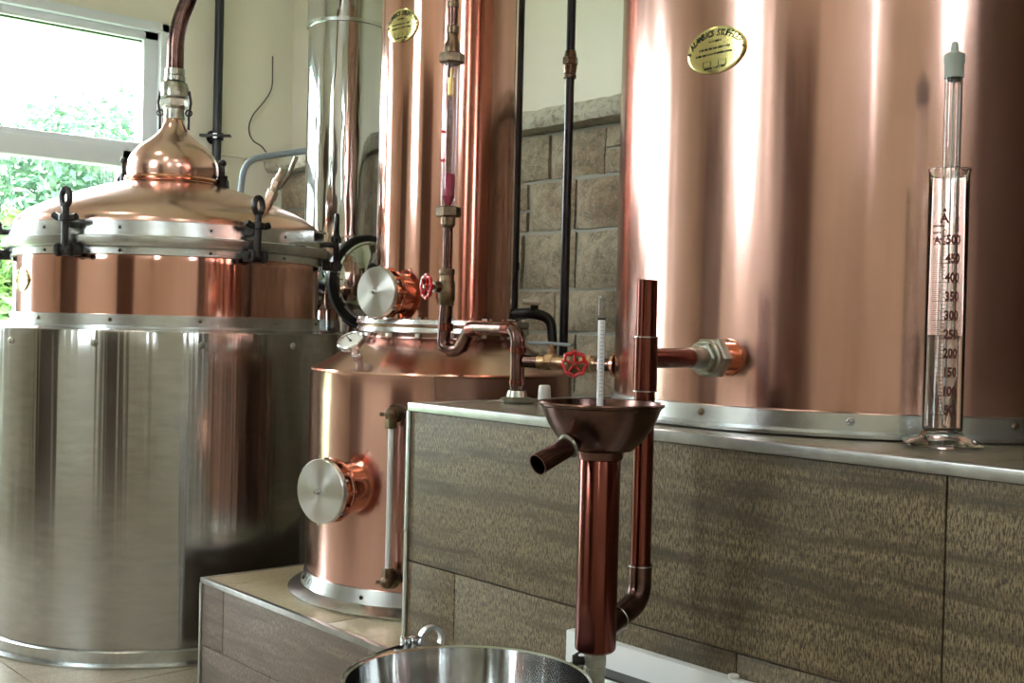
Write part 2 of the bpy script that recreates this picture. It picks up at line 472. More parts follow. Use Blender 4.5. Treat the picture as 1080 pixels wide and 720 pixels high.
# unseen glazed door in the left wall, added for a tall white reflection
e = bpy.data.objects.new('added_door_1', None); col.objects.link(e); e['kind'] = 'structure'; e.location = (XL-.06, -.96, 0)
b = B()
for y0, y1, z0, z1 in ((-1.30, -1.21, .006, 2.25), (-.71, -.62, .006, 2.25), (-1.21, -.71, 2.16, 2.25), (-1.21, -.71, .006, .16)):
    b.box((XL-.11, y0, z0), (XL-.03, y1, z1), .006)
b.build('door_frame', 'frame', e)
b = B(); b.box((XL-.075, -1.215, .155), (XL-.068, -.705, 2.165)); b.build('pane', 'pane', e)
b = B(); b.cyl((XL-.03, -.67, 1.0), (XL+.03, -.67, 1.0), .01); b.cyl((XL+.03, -.67, 1.0), (XL+.03, -.78, 1.0), .009); b.build('door_handle', 'steel_ring', e)

# unseen dark timber doors, front and right walls, added to reflect as dark bands
e = bpy.data.objects.new('added_door_2', None); col.objects.link(e); e['kind'] = 'structure'; e.location = (.85, YF, 0)
b = B(); b.box((.30, YF, .006), (1.45, YF+.05, 2.3), .004)
for k in range(3): b.box((.40, YF+.05, .15+k*.72), (1.35, YF+.06, .75+k*.72), .006)
b.build('door_leaf', 'dark_wood', e)
b = B(); b.cyl((.42, YF+.05, 1.0), (.42, YF+.11, 1.0), .01); b.cyl((.42, YF+.11, 1.0), (.54, YF+.11, 1.0), .009); b.build('door_handle', 'steel_ring', e)
e = bpy.data.objects.new('added_door_3', None); col.objects.link(e); e['kind'] = 'structure'; e.location = (XR, .6, 0)  # wide dark boards added to darken the reflection on the tank's right side
b = B()
for k in range(11): b.box((XR-.05, -.34+k*.15, .01), (XR, -.195+k*.15, 2.9), .004)
b.build('door_leaf', 'dark_wood', e)
e = bpy.data.objects.new('added_door_4', None); col.objects.link(e); e['kind'] = 'structure'; e.location = (-2.0, YF, 0)  # second unseen front door, added as a dark shape for the metal to mirror
b = B(); b.box((-2.45, YF, .006), (-1.5, YF+.05, 2.2), .004)
for k in range(3): b.box((-2.35, YF+.05, .15+k*.68), (-1.6, YF+.06, .72+k*.68), .006)
b.build('door_leaf', 'dark_wood', e)
b = B(); b.cyl((-1.62, YF+.05, 1.0), (-1.62, YF+.11, 1.0), .01); b.cyl((-1.62, YF+.11, 1.0), (-1.74, YF+.11, 1.0), .009); b.build('door_handle', 'steel_ring', e)

# stone wainscot on back wall
def rough_block(b, lo, hi, amp, seed, cuts=5):
    lo, hi = Vector(lo), Vector(hi); d = hi-lo
    nx = max(3, int(d.x/.045)); nz = max(3, int(d.z/.045))
    V = {}
    for i in range(nx+1):
        for k in range(nz+1):
            u, w = i/nx, k/nz
            edge = min(1, 5*min(u, 1-u), ) * min(1, 5*min(w, 1-w))
            p = Vector((lo.x+d.x*u, lo.y, lo.z+d.z*w))
            nn = noise.fractal(Vector((p.x*9+seed, p.z*9, seed*1.7)), 1, 2, 4)
            p.y += (1-edge)*.022 - nn*amp*(.4+.6*edge)
            p.x += noise.noise(Vector((p.z*12, seed, 1)))*.006; p.z += noise.noise(Vector((p.x*12, seed, 5)))*.006
            V[i, k] = b.bm.verts.new(p)
    for i in range(nx):
        for k in range(nz):
            b.bm.faces.new((V[i, k], V[i+1, k], V[i+1, k+1], V[i, k+1]))
    # sides back to the mortar
    rim = [(i, 0) for i in range(nx+1)] + [(nx, k) for k in range(1, nz+1)] + [(i, nz) for i in range(nx-1, -1, -1)] + [(0, k) for k in range(nz-1, 0, -1)]
    back = {}
    for r_ in rim:
        q = V[r_].co.copy(); q.y = hi.y; back[r_] = b.bm.verts.new(q)
    for a, c in zip(rim, rim[1:]+rim[:1]):
        b.bm.faces.new((V[a], back[a], back[c], V[c]))
ZCAP = 1.615
b = B(); rs = random.Random(11)
zz = .02; row = 0
heights = [.16, .2, .13, .18, .2, .14, .19, .17, .2]
rows = []
while zz < 1.53:
    h = heights[row % len(heights)]
    if zz+h > 1.53: h = 1.545-zz
    if h < .06: break
    x = XL+.01 - rs.random()*.1
    x = XL+.01
    while x < XR-.02:
        w = rs.uniform(.17, .36)
        if XR-x-w < .15: w = XR-.01-x
        if rs.random() < .25 and h > .15:
            f = rs.uniform(.4, .6)
            rough_block(b, (x+.006, 1.30, zz+.006), (x+w-.006, 1.36, zz+h*f-.005), .012, rs.random()*50)
            rough_block(b, (x+.006, 1.30, zz+h*f+.005), (x+w-.006, 1.36, zz+h-.006), .012, rs.random()*50)
        else:
            rough_block(b, (x+.006, 1.295+rs.random()*.01, zz+.006), (x+w-.006, 1.36, zz+h-.006), .014, rs.random()*50)
        x += w
    zz += h; row += 1
struct(b.build('trim_1', 'stone'))
b = B(); b.box((XL, 1.332, 0), (XR, YB, 1.55)); struct(b.build('trim_2', 'mortar'))
b = B()
nx = 300; ny = 6
def capv(i, z, y):
    x = XL+(XR-XL)*i/nx
    n = noise.fractal(Vector((x*14, y*14, z*14)), 1, 2, 3)
    return Vector((x, y-n*.014 if y < YB-.01 else y, z+(n*.003 if z > ZCAP-.001 else 0)))
prof = [(YB, 1.553), (1.25, 1.553), (1.235, 1.57), (1.235, 1.585), (1.238, 1.60), (1.25, ZCAP), (1.30, ZCAP), (YB, ZCAP)]
prev = None
for i in range(nx+1):
    ring = [b.bm.verts.new(capv(i, z, y)) for y, z in prof]
    if prev:
        for k in range(len(prof)-1): b.bm.faces.new((prev[k], prev[k+1], ring[k+1], ring[k]))
    prev = ring
struct(b.build('trim_3', 'cap'))
# thin dado line on the left wall
b = B(); b.box((XL, .83, 1.60), (XL+.02, 1.24, 1.612), .003); struct(b.build('trim_4', 'wall'))

# ------------------------------------------------------------------ outdoors
b = B(); b.box((-60, -60, -.5), (XL-.3, 60, -.4)); b.box((XL-.3, -60, -.5), (60, YF-.3, -.4)); struct(b.build('ground', 'grass'))
def tree(name, c, rad, h, mat, label, seed, n=5200, trunk=.12, group='trees outside the window'):
    t = thing(name, (c[0], c[1], -.4), label, 'tree', group)
    rn = random.Random(seed)
    b = B(); b.tube([Vector((c[0], c[1], -.4)), Vector((c[0]+.05, c[1], h*.35)), Vector((c[0], c[1]+.06, h*.55))], trunk, 10, rf=lambda u: 1-.7*u)
    for k in range(5):
        a = k*2.4; b.tube([Vector((c[0], c[1], h*.3)), Vector((c[0]+math.cos(a)*rad*.4, c[1]+math.sin(a)*rad*.4, h*.55)), Vector((c[0]+math.cos(a)*rad*.7, c[1]+math.sin(a)*rad*.5, h*.62))], trunk*.4, 6, rf=lambda u: 1-.8*u)
    b.build('trunk', 'bark', t)
    b = B()
    blobs = [(Vector((rn.uniform(-1, 1)*rad*.62, rn.uniform(-1, 1)*rad*.62, rn.uniform(-.1, .92)*h)), rn.uniform(.28, .5)*rad) for _ in range(26)]
    for k in range(n):
        bc, br = blobs[k % len(blobs)]
        d = Vector((rn.gauss(0, 1), rn.gauss(0, 1), rn.gauss(0, 1))).normalized()
        p = Vector((c[0], c[1], 0)) + bc + d*br*rn.uniform(.75, 1.05)
        if p.z < -.4: continue
        nrm = (d+Vector((rn.uniform(-.7, .7), rn.uniform(-.7, .7), rn.uniform(-.3, .9)))).normalized()
        m = frame(p, nrm) @ Matrix.Rotation(rn.random()*6.28, 4, 'Z')
        s_ = rn.uniform(.045, .085)
        vs = [b.bm.verts.new(m @ Vector(q)) for q in ((-s_, 0, 0), (-s_*.3, -s_*.5, s_*.15), (s_, 0, 0), (-s_*.3, s_*.5, s_*.15))]
        b.bm.faces.new(vs)
    me_o = b.build('foliage', mat, t, flat=True, ang=10)
    return t
tree('broadleaf_tree', RD(-4.95, 13.0)[:2], 1.9, 3.1, 'leaf_b', 'bushy green tree filling the upper window light', 1, 11000)
tree('broadleaf_tree', RD(-5.5, 17.6)[:2], 2.2, 3.9, 'leaf_a', 'bushy green tree showing at the right edge of the window', 2, 8000)
tree('broadleaf_tree', RD(-8.2, 14.8)[:2], 1.7, 3.3, 'leaf_a', 'bushy green tree at the left edge of the picture outside the window', 3, 8000)
tree('garden_shrub', RD(-4.0, 9.6)[:2], 1.05, 1.55, 'leaf_c', 'brighter green shrub low outside the window beside the still', 4, 7000, .06)

# ------------------------------------------------------------------ tiled plinths
H1, H2 = .76, .28
XT = 2.55
YBK = 1.22
t = thing('tiled_counter', (XT/2, .5, 0), 'tall plinth clad in dark brown woven-look tiles with grey metal edging under the large tank', 'counter')
b = B(); b.box((.006, .006, .006), (XT-.006, YBK, H1-.012)); b.build('core', 'grout', t)
b = B()
def tile(x0, x1, z0, z1): b.box((x0+.0012, 0, z0+.0012), (x1-.0012, .008, z1-.0012), .001)
tt = H1-.016
z1 = .462
for a, c in ((.004, 1.08), (1.08, 1.71), (1.71, XT-.004)): tile(a, c, z1, tt)
for a, c in ((.004, .148), (.148, .777), (.777, 1.406), (1.406, 2.035), (2.035, XT-.004)): tile(a, c, .162, z1)
for a, c in ((.004, .46), (.46, 1.09), (1.09, 1.72), (1.72, XT-.004)): tile(a, c, .008, .162)
for k, (a, c) in enumerate(((.008, .6), (.6, YBK))):
    for z0, z2 in ((.008, .162), (.162, z1), (z1, tt)): b.box((0, a+.0012, z0+.0012), (.008, c-.0012, z2-.0012), .001)
    for z0, z2 in ((.008, .162), (.162, z1), (z1, tt)): b.box((XT-.008, a+.0012, z0+.0012), (XT, c-.0012, z2-.0012), .001)
b.build('tile_cladding', 'tile_front', t)
b = B()
x = .01
for x1 in (.6, 1.2, 1.8, 2.4, XT-.01):
    for y0, y1 in ((.01, .6), (.6, YBK)): b.box((x+.001, y0+.001, H1-.014), (x1-.001, y1-.001, H1-.002), .001)
    x = x1
b.build('top_tile', 'counter_top', t)
b = B(); b.box((-.003, -.003, H1-.016), (XT+.003, .010, H1), .0015); b.box((-.003, .010, H1-.016), (.010, YBK, H1), .0015); b.box((XT-.01, .010, H1-.016), (XT+.003, YBK, H1), .0015)
b.box((-.004, -.004, .0065), (.007, .007, H1-.016), .0015); b.box((XT-.007, -.004, .0065), (XT+.004, .007, H1-.016), .0015)
b.build('edge_trim', 'trim', t)

XS = -1.06+.0
# step left corner from photograph
cst = P(215.5, 610, 2.83); XS = cst.x
t = thing('tiled_step', (XS/2, .5, 0), 'low tiled step with pale top carrying the small copper column still', 'step')
b = B(); b.box((XS+.006, .006, .006), (-.012, YBK, H2-.012)); b.build('core', 'grout', t)
b = B()
tl = H2-.014
XJ = -.72
for a, c in ((XS+.004, XJ), (XJ, XJ+.6), (XJ+.6, -.012)): b.box((a+.0012, 0, .118), (c-.0012, .008, tl), .001)
for a, c in ((XS+.004, -.5), (-.5, -.012)): b.box((a+.0012, 0, .008), (c-.0012, .008, .116), .001)
for a, c in ((.008, .6), (.6, YBK)): b.box((XS, a+.001, .008), (XS+.008, c-.001, .116), .001); b.box((XS, a+.001, .118), (XS+.008, c-.001, tl), .001)
b.build('tile_cladding', 'tile_low', t)
b = B()
for a, c in ((XS+.01, -.72), (-.72, -.29), (-.29, -.012)):
    b.box((a+.0012, .011, H2-.012), (c-.0012, .6, H2-.001), .001); b.box((a+.0012, .602, H2-.012), (c-.0012, YBK, H2-.001), .001)
b.build('top_tile', 'tile_top', t)
b = B(); b.box((XS-.003, -.003, H2-.013), (-.012, .010, H2), .0015); b.box((XS-.003, .010, H2-.013), (XS+.010, YBK, H2), .0015)
b.box((XS-.004, -.004, .0065), (XS+.006, .006, H2-.013), .0015)
b.build('edge_trim', 'trim', t)

# ------------------------------------------------------------------ brass plates
def plate(parent, centre, R, zc, az, w, h, s1, s2):
    """oval plate bent round a cylinder: centre (x,y) axis, az = angle of its middle, text along an arc"""
    def W(u, v, off): # u along the circumference (to the viewer's right), v up
        a = az + u/R
        return Vector((centre[0]+(R+off)*math.cos(a), centre[1]+(R+off)*math.sin(a), zc+v))
    b = B(); n = 48; nr = 8; grid = []
    for side, off in ((0, .0035), (1, .0005)):
        rings = [[b.bm.verts.new(W(0, 0, off))]]
        for j in range(1, nr+1):
            rr = (j/(nr-1)*.955 if j < nr else 1); rings.append([b.bm.verts.new(W(w/2*rr*math.cos(2*PI*i/n), h/2*rr*math.sin(2*PI*i/n), off if rr < 1 or side else off-.0008)) for i in range(n)])
        for j in range(nr):
            for i in range(n):
                k = (i+1) % n
                if j == 0: b.bm.faces.new((rings[0][0], rings[1][i], rings[1][k]))
                else: b.bm.faces.new((rings[j][i], rings[j+1][i], rings[j+1][k], rings[j][k]))
        grid.append(rings[-1])
    for i in range(n): b.bm.faces.new((grid[0][i], grid[0][(i+1) % n], grid[1][(i+1) % n], grid[1][i]))
    p = b.build('name_plate', 'brass_bright', parent); p['label'] = 'polished brass oval plate with black lettering'
    b = B(); off = .0040
    full = s1; L = len(full)
    ea, eb = w*.395, h*.30
    tab = []; acc = 0; pp = None
    for q in range(201):
        th = math.radians(161-142*q/200); c_ = (ea*math.cos(th), eb*math.sin(th))
        if pp: acc += math.hypot(c_[0]-pp[0], c_[1]-pp[1])
        pp = c_; tab.append((acc, th))
    for i, ch in enumerate(full):
        if ch == ' ': continue
        th = min(tab, key=lambda q: abs(q[0]-acc*i/(L-1)))[1]; cx, cy = ea*math.cos(th), eb*math.sin(th)
        tx, ty = ea*math.sin(th), -eb*math.cos(th); l = math.hypot(tx, ty); tx /= l; ty /= l
        text_into(b, ch, h*.185, lambda x, y: W(cx+x*.85*tx-y*ty, cy+x*.85*ty+y*tx, off), .25, offset=.0003)
    rn = random.Random(3)
    for (ua, ub), v in s2:     # rows of print too small to read
        u = ua
        while u < ub:
            l_ = rn.uniform(.008, .02); q = []
            for uu, vv in ((u, v), (u+l_, v), (u+l_, v+.045), (u, v+.045)): q.append(b.bm.verts.new(W(uu*w, (vv+uu*.04)*h, off)))
            b.bm.faces.new(q); u += l_+rn.choice((.006, .008, .022))
    for (a0, a1, c0, c1) in ((-.2, .2, -.235, -.228), (-.2, .2, -.345, -.338), (-.2, -.193, -.345, -.228), (.193, .2, -.345, -.228), (-.07, -.063, -.345, -.228), (.07, .063, -.345, -.228)):
        vs = [b.bm.verts.new(W(x_*w, y_*h, off)) for x_, y_ in ((a0, c0), (a1, c0), (a1, c1), (a0, c1))]; b.bm.faces.new(vs)
    b.build('lettering', 'ink', p, flat=True)
    for sg in (-1, 1):
        b = B(); c0 = W(sg*w*.455, 0, .002); c1 = W(sg*w*.455, 0, .006)
        b.cyl(c0, c1, .003, 16, .002); b.build('rivet', 'bronze', p)
    return p
LINES = [((-.10, .10), .17), ((-.27, .25), .02), ((-.33, .31), -.10), ((-.18, .17), -.40)]
def az_to_cam(c, off=0):
    d = Vector((CAM.x-c[0], CAM.y-c[1])); return math.atan2(d.y, d.x)+off

# ------------------------------------------------------------------ large tank on the counter
TC = RD(.632, 2.11); TR = .444
t = thing('copper_tank', (TC.x, TC.y, H1), 'very large copper tank standing on the tall dark tiled plinth', 'tank')
def cyl_shell(b, c, prof, seg=160): b.lathe(prof, seg, T(c.x, c.y, 0))
b = B(); cyl_shell(b, TC, [(TR-.01, H1+.022), (TR, H1+.022)]+[(TR, H1+.03+(2.35-H1)*k/20) for k in range(21)]+[(TR-.004, 2.39)])
b.build('tank_wall', 'copper', t)
b = B(); cyl_shell(b, TC, [(TR-.004, 2.392), (TR+.012, 2.395), (TR+.012, 2.42), (TR-.02, 2.425), (TR*.8, 2.50), (TR*.5, 2.57), (TR*.25, 2.60), (.1, 2.61), (.09, 2.66), (0, 2.66)]); b.build('tank_lid', 'copper_dome', t)
b = B(); cyl_shell(b, TC, [(TR-.02, H1+.001), (TR+.030, H1+.001), (TR+.030, H1+.006), (TR+.008, H1+.009), (TR+.006, H1+.034), (TR+.003, H1+.036), (TR-.02, H1+.036)]); b.build('base_ring', 'steel_ring', t)
def at_az(c, R, a, z): return Vector((c.x+R*math.cos(a), c.y+R*math.sin(a), z))
az_c = az_to_cam(TC)
for k in range(12):
    a = az_c - .37 - .18 + k*2*PI/12
    n = Vector((math.cos(a), math.sin(a), 0))
    b = B(); p = at_az(TC, TR+.005, a, H1+.023); b.lathe([(0, .006), (.004, .005), (.0062, .002), (.0066, 0), (0, 0)], 16, frame(p, n)); b.build('rivet', 'bronze' if k % 2 == 0 else 'steel_ring', t)
# name plate
def az_for_px(c, R, px, py=None):
    """azimuth on a vertical cylinder whose surface is seen at image column px"""
    best = None
    for i in range(-900, 901):
        a = az_to_cam(c)+i*.001*1.5
        q = at_az(c, R, a, 0) - CAM; r, d = q.dot(R0), q.dot(F0)
        e_ = abs(r/d*FPX+540-px)
        if Vector((math.cos(a), math.sin(a), 0)).dot(Vector((-q.x, -q.y, 0))) > 0 and (best is None or e_ < best[0]): best = (e_, a, d)
    return best[1], best[2]
a, d = az_for_px(TC, TR, 747)
plate(t, (TC.x, TC.y), TR, P(754, 53, d).z, a, .112, .072, 'ALAMBICS STUPFLER', LINES)

# ------------------------------------------------------------------ vat (pot still)
VC = RD(-1.027, 3.5); VR = .437; VJ = .516
t = thing('pot_still', (VC.x, VC.y, .006), 'wide pot still with brushed steel jacket, copper band and riveted copper lid under the window', 'still')
def vl(b, prof, seg=160): b.lathe(prof, seg, T(VC.x, VC.y, 0))
b = B(); vl(b, [(VJ-.03, .05), (VJ, .05)]+[(VJ, .06+.806*k/12) for k in range(13)]+[(VJ-.002, .872), (VR+.02, .881), (VR+.01, .876), (VR+.01, .86)]); b.build('steel_jacket', 'steel', t)
b = B(); vl(b, [(VJ-.02, .007), (VJ+.026, .007), (VJ+.026, .013), (VJ+.008, .016), (VJ+.008, .045), (VJ+.002, .049), (VJ-.02, .049)]); b.build('base_ring', 'steel_ring', t)
b = B(); vl(b, [(VR+.0, .874), (VR+.034, .876), (VR+.034, .880), (VR+.006, .884), (VR+.006, .913), (VR-.004, .915), (VR-.004, .874)]); b.build('lower_collar', 'steel_ring', t)
b = B(); vl(b, [(VR-.004, .908)]+[(VR, .909+.172*k/6) for k in range(7)]+[(VR-.004, 1.09)]); b.build('copper_band', 'copper_col', t)
b = B(); vl(b, [(VR-.01, 1.072), (VR+.008, 1.072), (VR+.008, 1.091), (VR+.029, 1.093), (VR+.031, 1.096), (VR+.031, 1.118), (VR+.028, 1.121), (VR+.012, 1.122), (VR+.010, 1.160), (VR+.004, 1.162), (VR-.01, 1.162)]); b.build('clamping_hoop', 'steel_ring', t)
lid = [(VR+.003, 1.158), (VR+.002, 1.170), (VR-.008, 1.186), (VR-.035, 1.207), (VR-.085, 1.232), (.28, 1.262), (.22, 1.283), (.165, 1.299), (.14, 1.306), (.135, 1.314)]
b = B(); vl(b, lid, 160); b.build('lid', 'copper_dome', t)
b = B(); vl(b, [(.12, 1.310), (.140, 1.310), (.142, 1.315), (.140, 1.321), (.134, 1.324), (.12, 1.324)], 96); b.build('collar_rim', 'copper_polished', t)
on = [(.130, 1.322), (.133, 1.338), (.133, 1.356), (.129, 1.374), (.119, 1.393), (.103, 1.411), (.083, 1.427), (.064, 1.441), (.049, 1.455), (.038, 1.470), (.031, 1.487), (.027, 1.503), (.0255, 1.515)]
b = B(); vl(b, on, 96); b.build('onion_head', 'copper_dome', t)
# coupling and swan neck
zc0 = 1.500
OX = VC
b = B(); vl(b, [(.02, zc0), (.031, zc0), (.031, zc0+.03), (.034, zc0+.032), (.036, zc0+.045)], 24)
b.hexn((VC.x, VC.y, zc0+.035), (VC.x, VC.y, zc0+.062), .041, 6, .3)
vl(b, [(.030, zc0+.060), (.040, zc0+.066), (.042, zc0+.09), (.036, zc0+.108), (.026, zc0+.112), (.031, zc0+.114), (.031, zc0+.128), (.027, zc0+.13), (.029, zc0+.132), (.029, zc0+.15), (.02, zc0+.15)], 32)
b.build('coupling', 'nickel', t)
for sg in (-1, 1):
    b = B(); o_ = R0*sg*.043; c0 = Vector((VC.x, VC.y, 0))+o_
    b.tube([c0+Vector((0, 0, zc0+.085)), c0+R0*sg*.006+Vector((0, 0, zc0+.05)), c0+R0*sg*.0+Vector((0, 0, zc0+.01)), c0+Vector((0, 0, zc0-.03))], .004, 8)
    b.torus(frame(c0+Vector((0, 0, zc0+.02)), F0), .009, .0025, 16, 6)
    b.build('cam_lever', 'iron', t)
CT = RD(-.166, 2.8)
neck = fillet([Vector((VC.x, VC.y, zc0+.14)), Vector((VC.x, VC.y, 1.77)), P(207, -18, 3.5), Vector((VC.x+.25, VC.y+.04, 2.25)), Vector((CT.x-.3, CT.y-.05, 2.45)), Vector((CT.x, CT.y, 2.50))], .16, 8)
b = B(); b.tube(neck, .0245, 24); b.build('swan_neck', 'copper_old', t)
az_v = az_to_cam(VC)
def toggle(az):
    n = Vector((math.cos(az), math.sin(az), 0)); s_ = Vector((-n.y, n.x, 0)); up = Vector((0, 0, 1))
    c = Vector((VC.x, VC.y, 0))+n*(VR+.052)
    k = Vector((c.x, c.y, 1.078)); 
    root = B()
    root.cyl(k-s_*.026, k-s_*.012, .018, 24, bev=.004); root.cyl(k+s_*.012, k+s_*.026, .018, 24, bev=.004); root.cyl(k-s_*.03, k+s_*.03, .008, 16)
    root.box((-.020, -.030, -.014), (.020, .010, .014), .003, frame(k-n*.012, up, n))
    o1 = root.build('toggle_clamp', 'iron', t)
    e_ = B()
    e_.cyl(k+up*.0, k+up*.112, .0095, 16)
    e_.torus(frame(k+up*.136, n, up) , .019, .0080, 28, 10, .66, 1.15)
    e_.build('eye_bolt', 'iron', o1)
    w_ = B()
    w_.cyl(k+up*.072, k+up*.092, .017, 20, bev=.003)
    w_.tube([k+up*.082-s_*.036+up*.008, k+up*.082-s_*.02, k+up*.082+s_*.02, k+up*.082+s_*.034+up*.004], .0095, 10)
    w_.box((-.014, -.030, -.008), (.014, .012, .008), .002, frame(k+up*.066-n*.014, up, n))
    w_.build('wing_nut', 'iron', o1)
for k in range(6): toggle(az_v+math.radians(27+60*k))
def rivets(c, R, z, a0, n_, r_, mat, parent, name='rivet'):
    for k in range(n_):
        a = a0+k*2*PI/n_; n = Vector((math.cos(a), math.sin(a), 0))
        b = B(); b.lathe([(0, r_*.8), (r_*.6, r_*.7), (r_, r_*.2), (r_, -.001), (0, -.001)], 12, frame(at_az(c, R, a, z), n)); b.build(name, mat, parent)
rivets(VC, VR+.011, 1.141, az_v+math.radians(43), 12, .0042, 'iron', t)
rivets(VC, VR+.008, 1.081, az_v+math.radians(43), 12, .0042, 'iron', t)
rivets(VC, VR+.006, .899, az_v+math.radians(40), 12, .0050, 'bronze', t)
rivets(VC, VJ, .838, az_v+math.radians(39), 12, .0095, 'nickel', t, 'bolt')
# brass valve on lid
b = B()
p0 = P(284, 212, 3.35); p1 = P(303, 166, 3.30); ax = (p1-p0).normalized()
b.cyl(p0-ax*.03, p0+ax*.02, .012, 16); b.hexn(p0+ax*.008, p0+ax*.035, .017); b.cyl(p0+ax*.03, p0+ax*.085, .012, 16, .010); b.hexn(p0+ax*.05, p0+ax*.07, .015); b.cyl(p0+ax*.085, p0+ax*.105, .008, 12)
o1 = b.build('relief_valve', 'brass_pale', t)
b = B(); q0 = p0+ax*.04+R0*.012; b.tube([q0, q0+ax*.05+R0*.012, q0+ax*.105+R0*.012], .0065, 10); b.build('valve_lever', 'nickel', o1)
# catches on the onion collar
for sg in (-1, 1):
    c0 = Vector((VC.x, VC.y, 1.318))+R0*sg*.148
    b = B(); b.box((-.012, -.012, -.018), (.012, .012, .018), .003, T(c0)); b.cyl(c0+Vector((0, 0, .012)), c0+Vector((0, 0, .05)), .007, 12); b.sphere(c0+Vector((0, 0, .055)), .011); b.tube([c0+Vector((0, 0, .02)), c0+R0*sg*.014, c0+R0*sg*.016-Vector((0, 0, .03))], .006, 8)
    b.build('lid_catch', 'iron', t)
# angled lug bracket on the right of the hoop
a, d = az_for_px(VC, VR+.03, 320)
n = Vector((math.cos(a), math.sin(a), 0)); s_ = Vector((-n.y, n.x, 0)); c0 = at_az(VC, VR+.008, a, 1.150)
b = B(); mm = Matrix((s_, n, Vector((0, 0, 1)))).transposed().to_4x4(); mm.translation = c0
b.box((-.035, .0, .006), (.035, .07, .012), .001, mm); b.box((-.035, .0, -.02), (-.029, .07, .012), .001, mm); b.box((.015, .0, -.02), (.021, .07, .012), .001, mm); b.build('lug_bracket', 'steel_ring', t)
# small plate at far left of the band
a, d = az_for_px(VC, VR, 22)
plate(t, (VC.x, VC.y), VR, P(22, 295, d).z, a, .10, .066, 'ALAMBICS STUPFLER', LINES)

# ------------------------------------------------------------------ column still
t = thing('column_still', (CT.x, CT.y, H2), 'small copper column still with two round ports standing on the low tiled step', 'still')
def cl(b, prof, seg=128): b.lathe(prof, seg, T(CT.x, CT.y, 0))
BR = .312
b = B(); cl(b, [(BR-.03, H2+.001), (.352, H2+.001), (.354, H2+.006), (.350, H2+.009), (BR+.012, H2+.020), (BR+.004, H2+.050), (BR-.006, H2+.052), (BR-.03, H2+.05)]); b.build('base_flange', 'steel_ring', t)
rivets(CT, BR+.009, H2+.033, az_to_cam(CT)+.25, 8, .0045, 'iron', t)
b = B(); cl(b, [(BR, H2+.045)]+[(BR, H2+.05+(.79-H2-.05)*k/10) for k in range(11)]+[(BR+.002, .797), (BR, .801)]); b.build('boiler_body', 'copper', t)
b = B(); cl(b, [(BR+.001, .799), (BR-.006, .803), (.27, .822), (.235, .842), (.205, .861), (.187, .875), (.183, .890)]); b.build('shoulder', 'copper_dome', t)
b = B(); cl(b, [(.15, .886), (.205, .886), (.207, .889), (.205, .899), (.15, .899)]); cl(b, [(.15, .904), (.205, .904), (.207, .907), (.205, .917), (.17, .919), (.15, .918)]); f1 = b.build('flange', 'steel_ring', t)
b = B(); cl(b, [(.15, .898), (.203, .898), (.203, .905), (.15, .905)]); b.build('gasket', 'brass', f1)
for k in range(16):
    a = az_to_cam(CT)+.1+k*2*PI/16; p = at_az(CT, .196, a, 0)
    b = B(); b.hexn(p+Vector((0, 0, .878)), p+Vector((0, 0, .886)), .006); b.hexn(p+Vector((0, 0, .917)), p+Vector((0, 0, .923)), .006); b.build('bolt', 'steel_disc', f1)
CR = .163
b = B(); cl(b, [(CR, .917)]+[(CR, .92+1.4*k/14) for k in range(15)]+[(CR+.02, 2.33), (CR+.02, 2.35), (CR, 2.36), (.12, 2.40), (.05, 2.43), (0, 2.435)]); b.build('column', 'copper_col', t)
a, d = az_for_px(CT, CR, 416)
plate(t, (CT.x, CT.y), CR, P(421, 27, d).z, a, .098, .076, 'ALAMBICS STUPFLER', LINES)
pd = DIR(-.584, -.812)
def port(z, s_end, rad, s0):
    c = Vector((CT.x, CT.y, z))
    b = B(); b.cyl(c+pd*s0, c+pd*(s_end-.012), rad*.82, 40); b.lathe([(rad*.8, 0), (rad*.98, 0), (rad*1.0, .004), (rad*.98, .010), (rad*.8, .010)], 40, frame(c+pd*(s_end-.040), pd)); 
    for k in range(10):
        a_ = k*2*PI/10; m = frame(c+pd*(s_end-.030), pd); q = m @ Vector((rad*.9*math.cos(a_), rad*.9*math.sin(a_), 0)); b.hexn(q-pd*.014, q+pd*.016, .007)
    o1 = b.build('inspection_port', 'copper_polished', t)
    b = B(); b.lathe([(0, 0), (rad*.9, 0), (rad, .002), (rad, .012), (rad*.97, .0145), (rad*.5, .0150), (0, .0152)], 72)
    o2 = b.build('port_cover', brushed_disc); o2.parent = o1
    o2.matrix_local = Matrix.Translation(-t.location) @ frame(c+pd*(s_end-.014), pd)
    for k in range(6):
        a_ = .4+k*2*PI/6; m = frame(c+pd*(s_end-.010), pd); q = m @ Vector((rad*1.02*math.cos(a_), rad*1.02*math.sin(a_), 0)); b = B(); b.cyl(q-pd*.004, q+pd*.005, .004, 10); b.build('clamp_screw', 'steel_ring', o1)
    b = B(); p_ = c+pd*(s_end+.002); b.hexn(p_, p_+pd*.006, rad*.11); b.cyl(p_, p_+pd*.014, rad*.045, 12); b.build('centre_nut', 'steel_ring', o1)
# radial brushed disc material
m_, nt, bb = newmat('radial_brushed_disc'); bb.inputs['Metallic'].default_value = 1; bb.inputs['Base Color'].default_value = (.72, .72, .70, 1); bb.inputs['Roughness'].default_value = .3
tg = N(nt, 'ShaderNodeTangent'); tg.direction_type = 'RADIAL'; tg.axis = 'Z'; nt.links.new(tg.outputs[0], bb.inputs['Tangent']); bb.inputs['Anisotropic'].default_value = .8; bb.inputs['Anisotropic Rotation'].default_value = .25
brushed_disc = m_
port(P(397, 308, 2.60).z, .242, .057, .15)
port(P(336, 518, 2.475).z, .402, .069, .30)
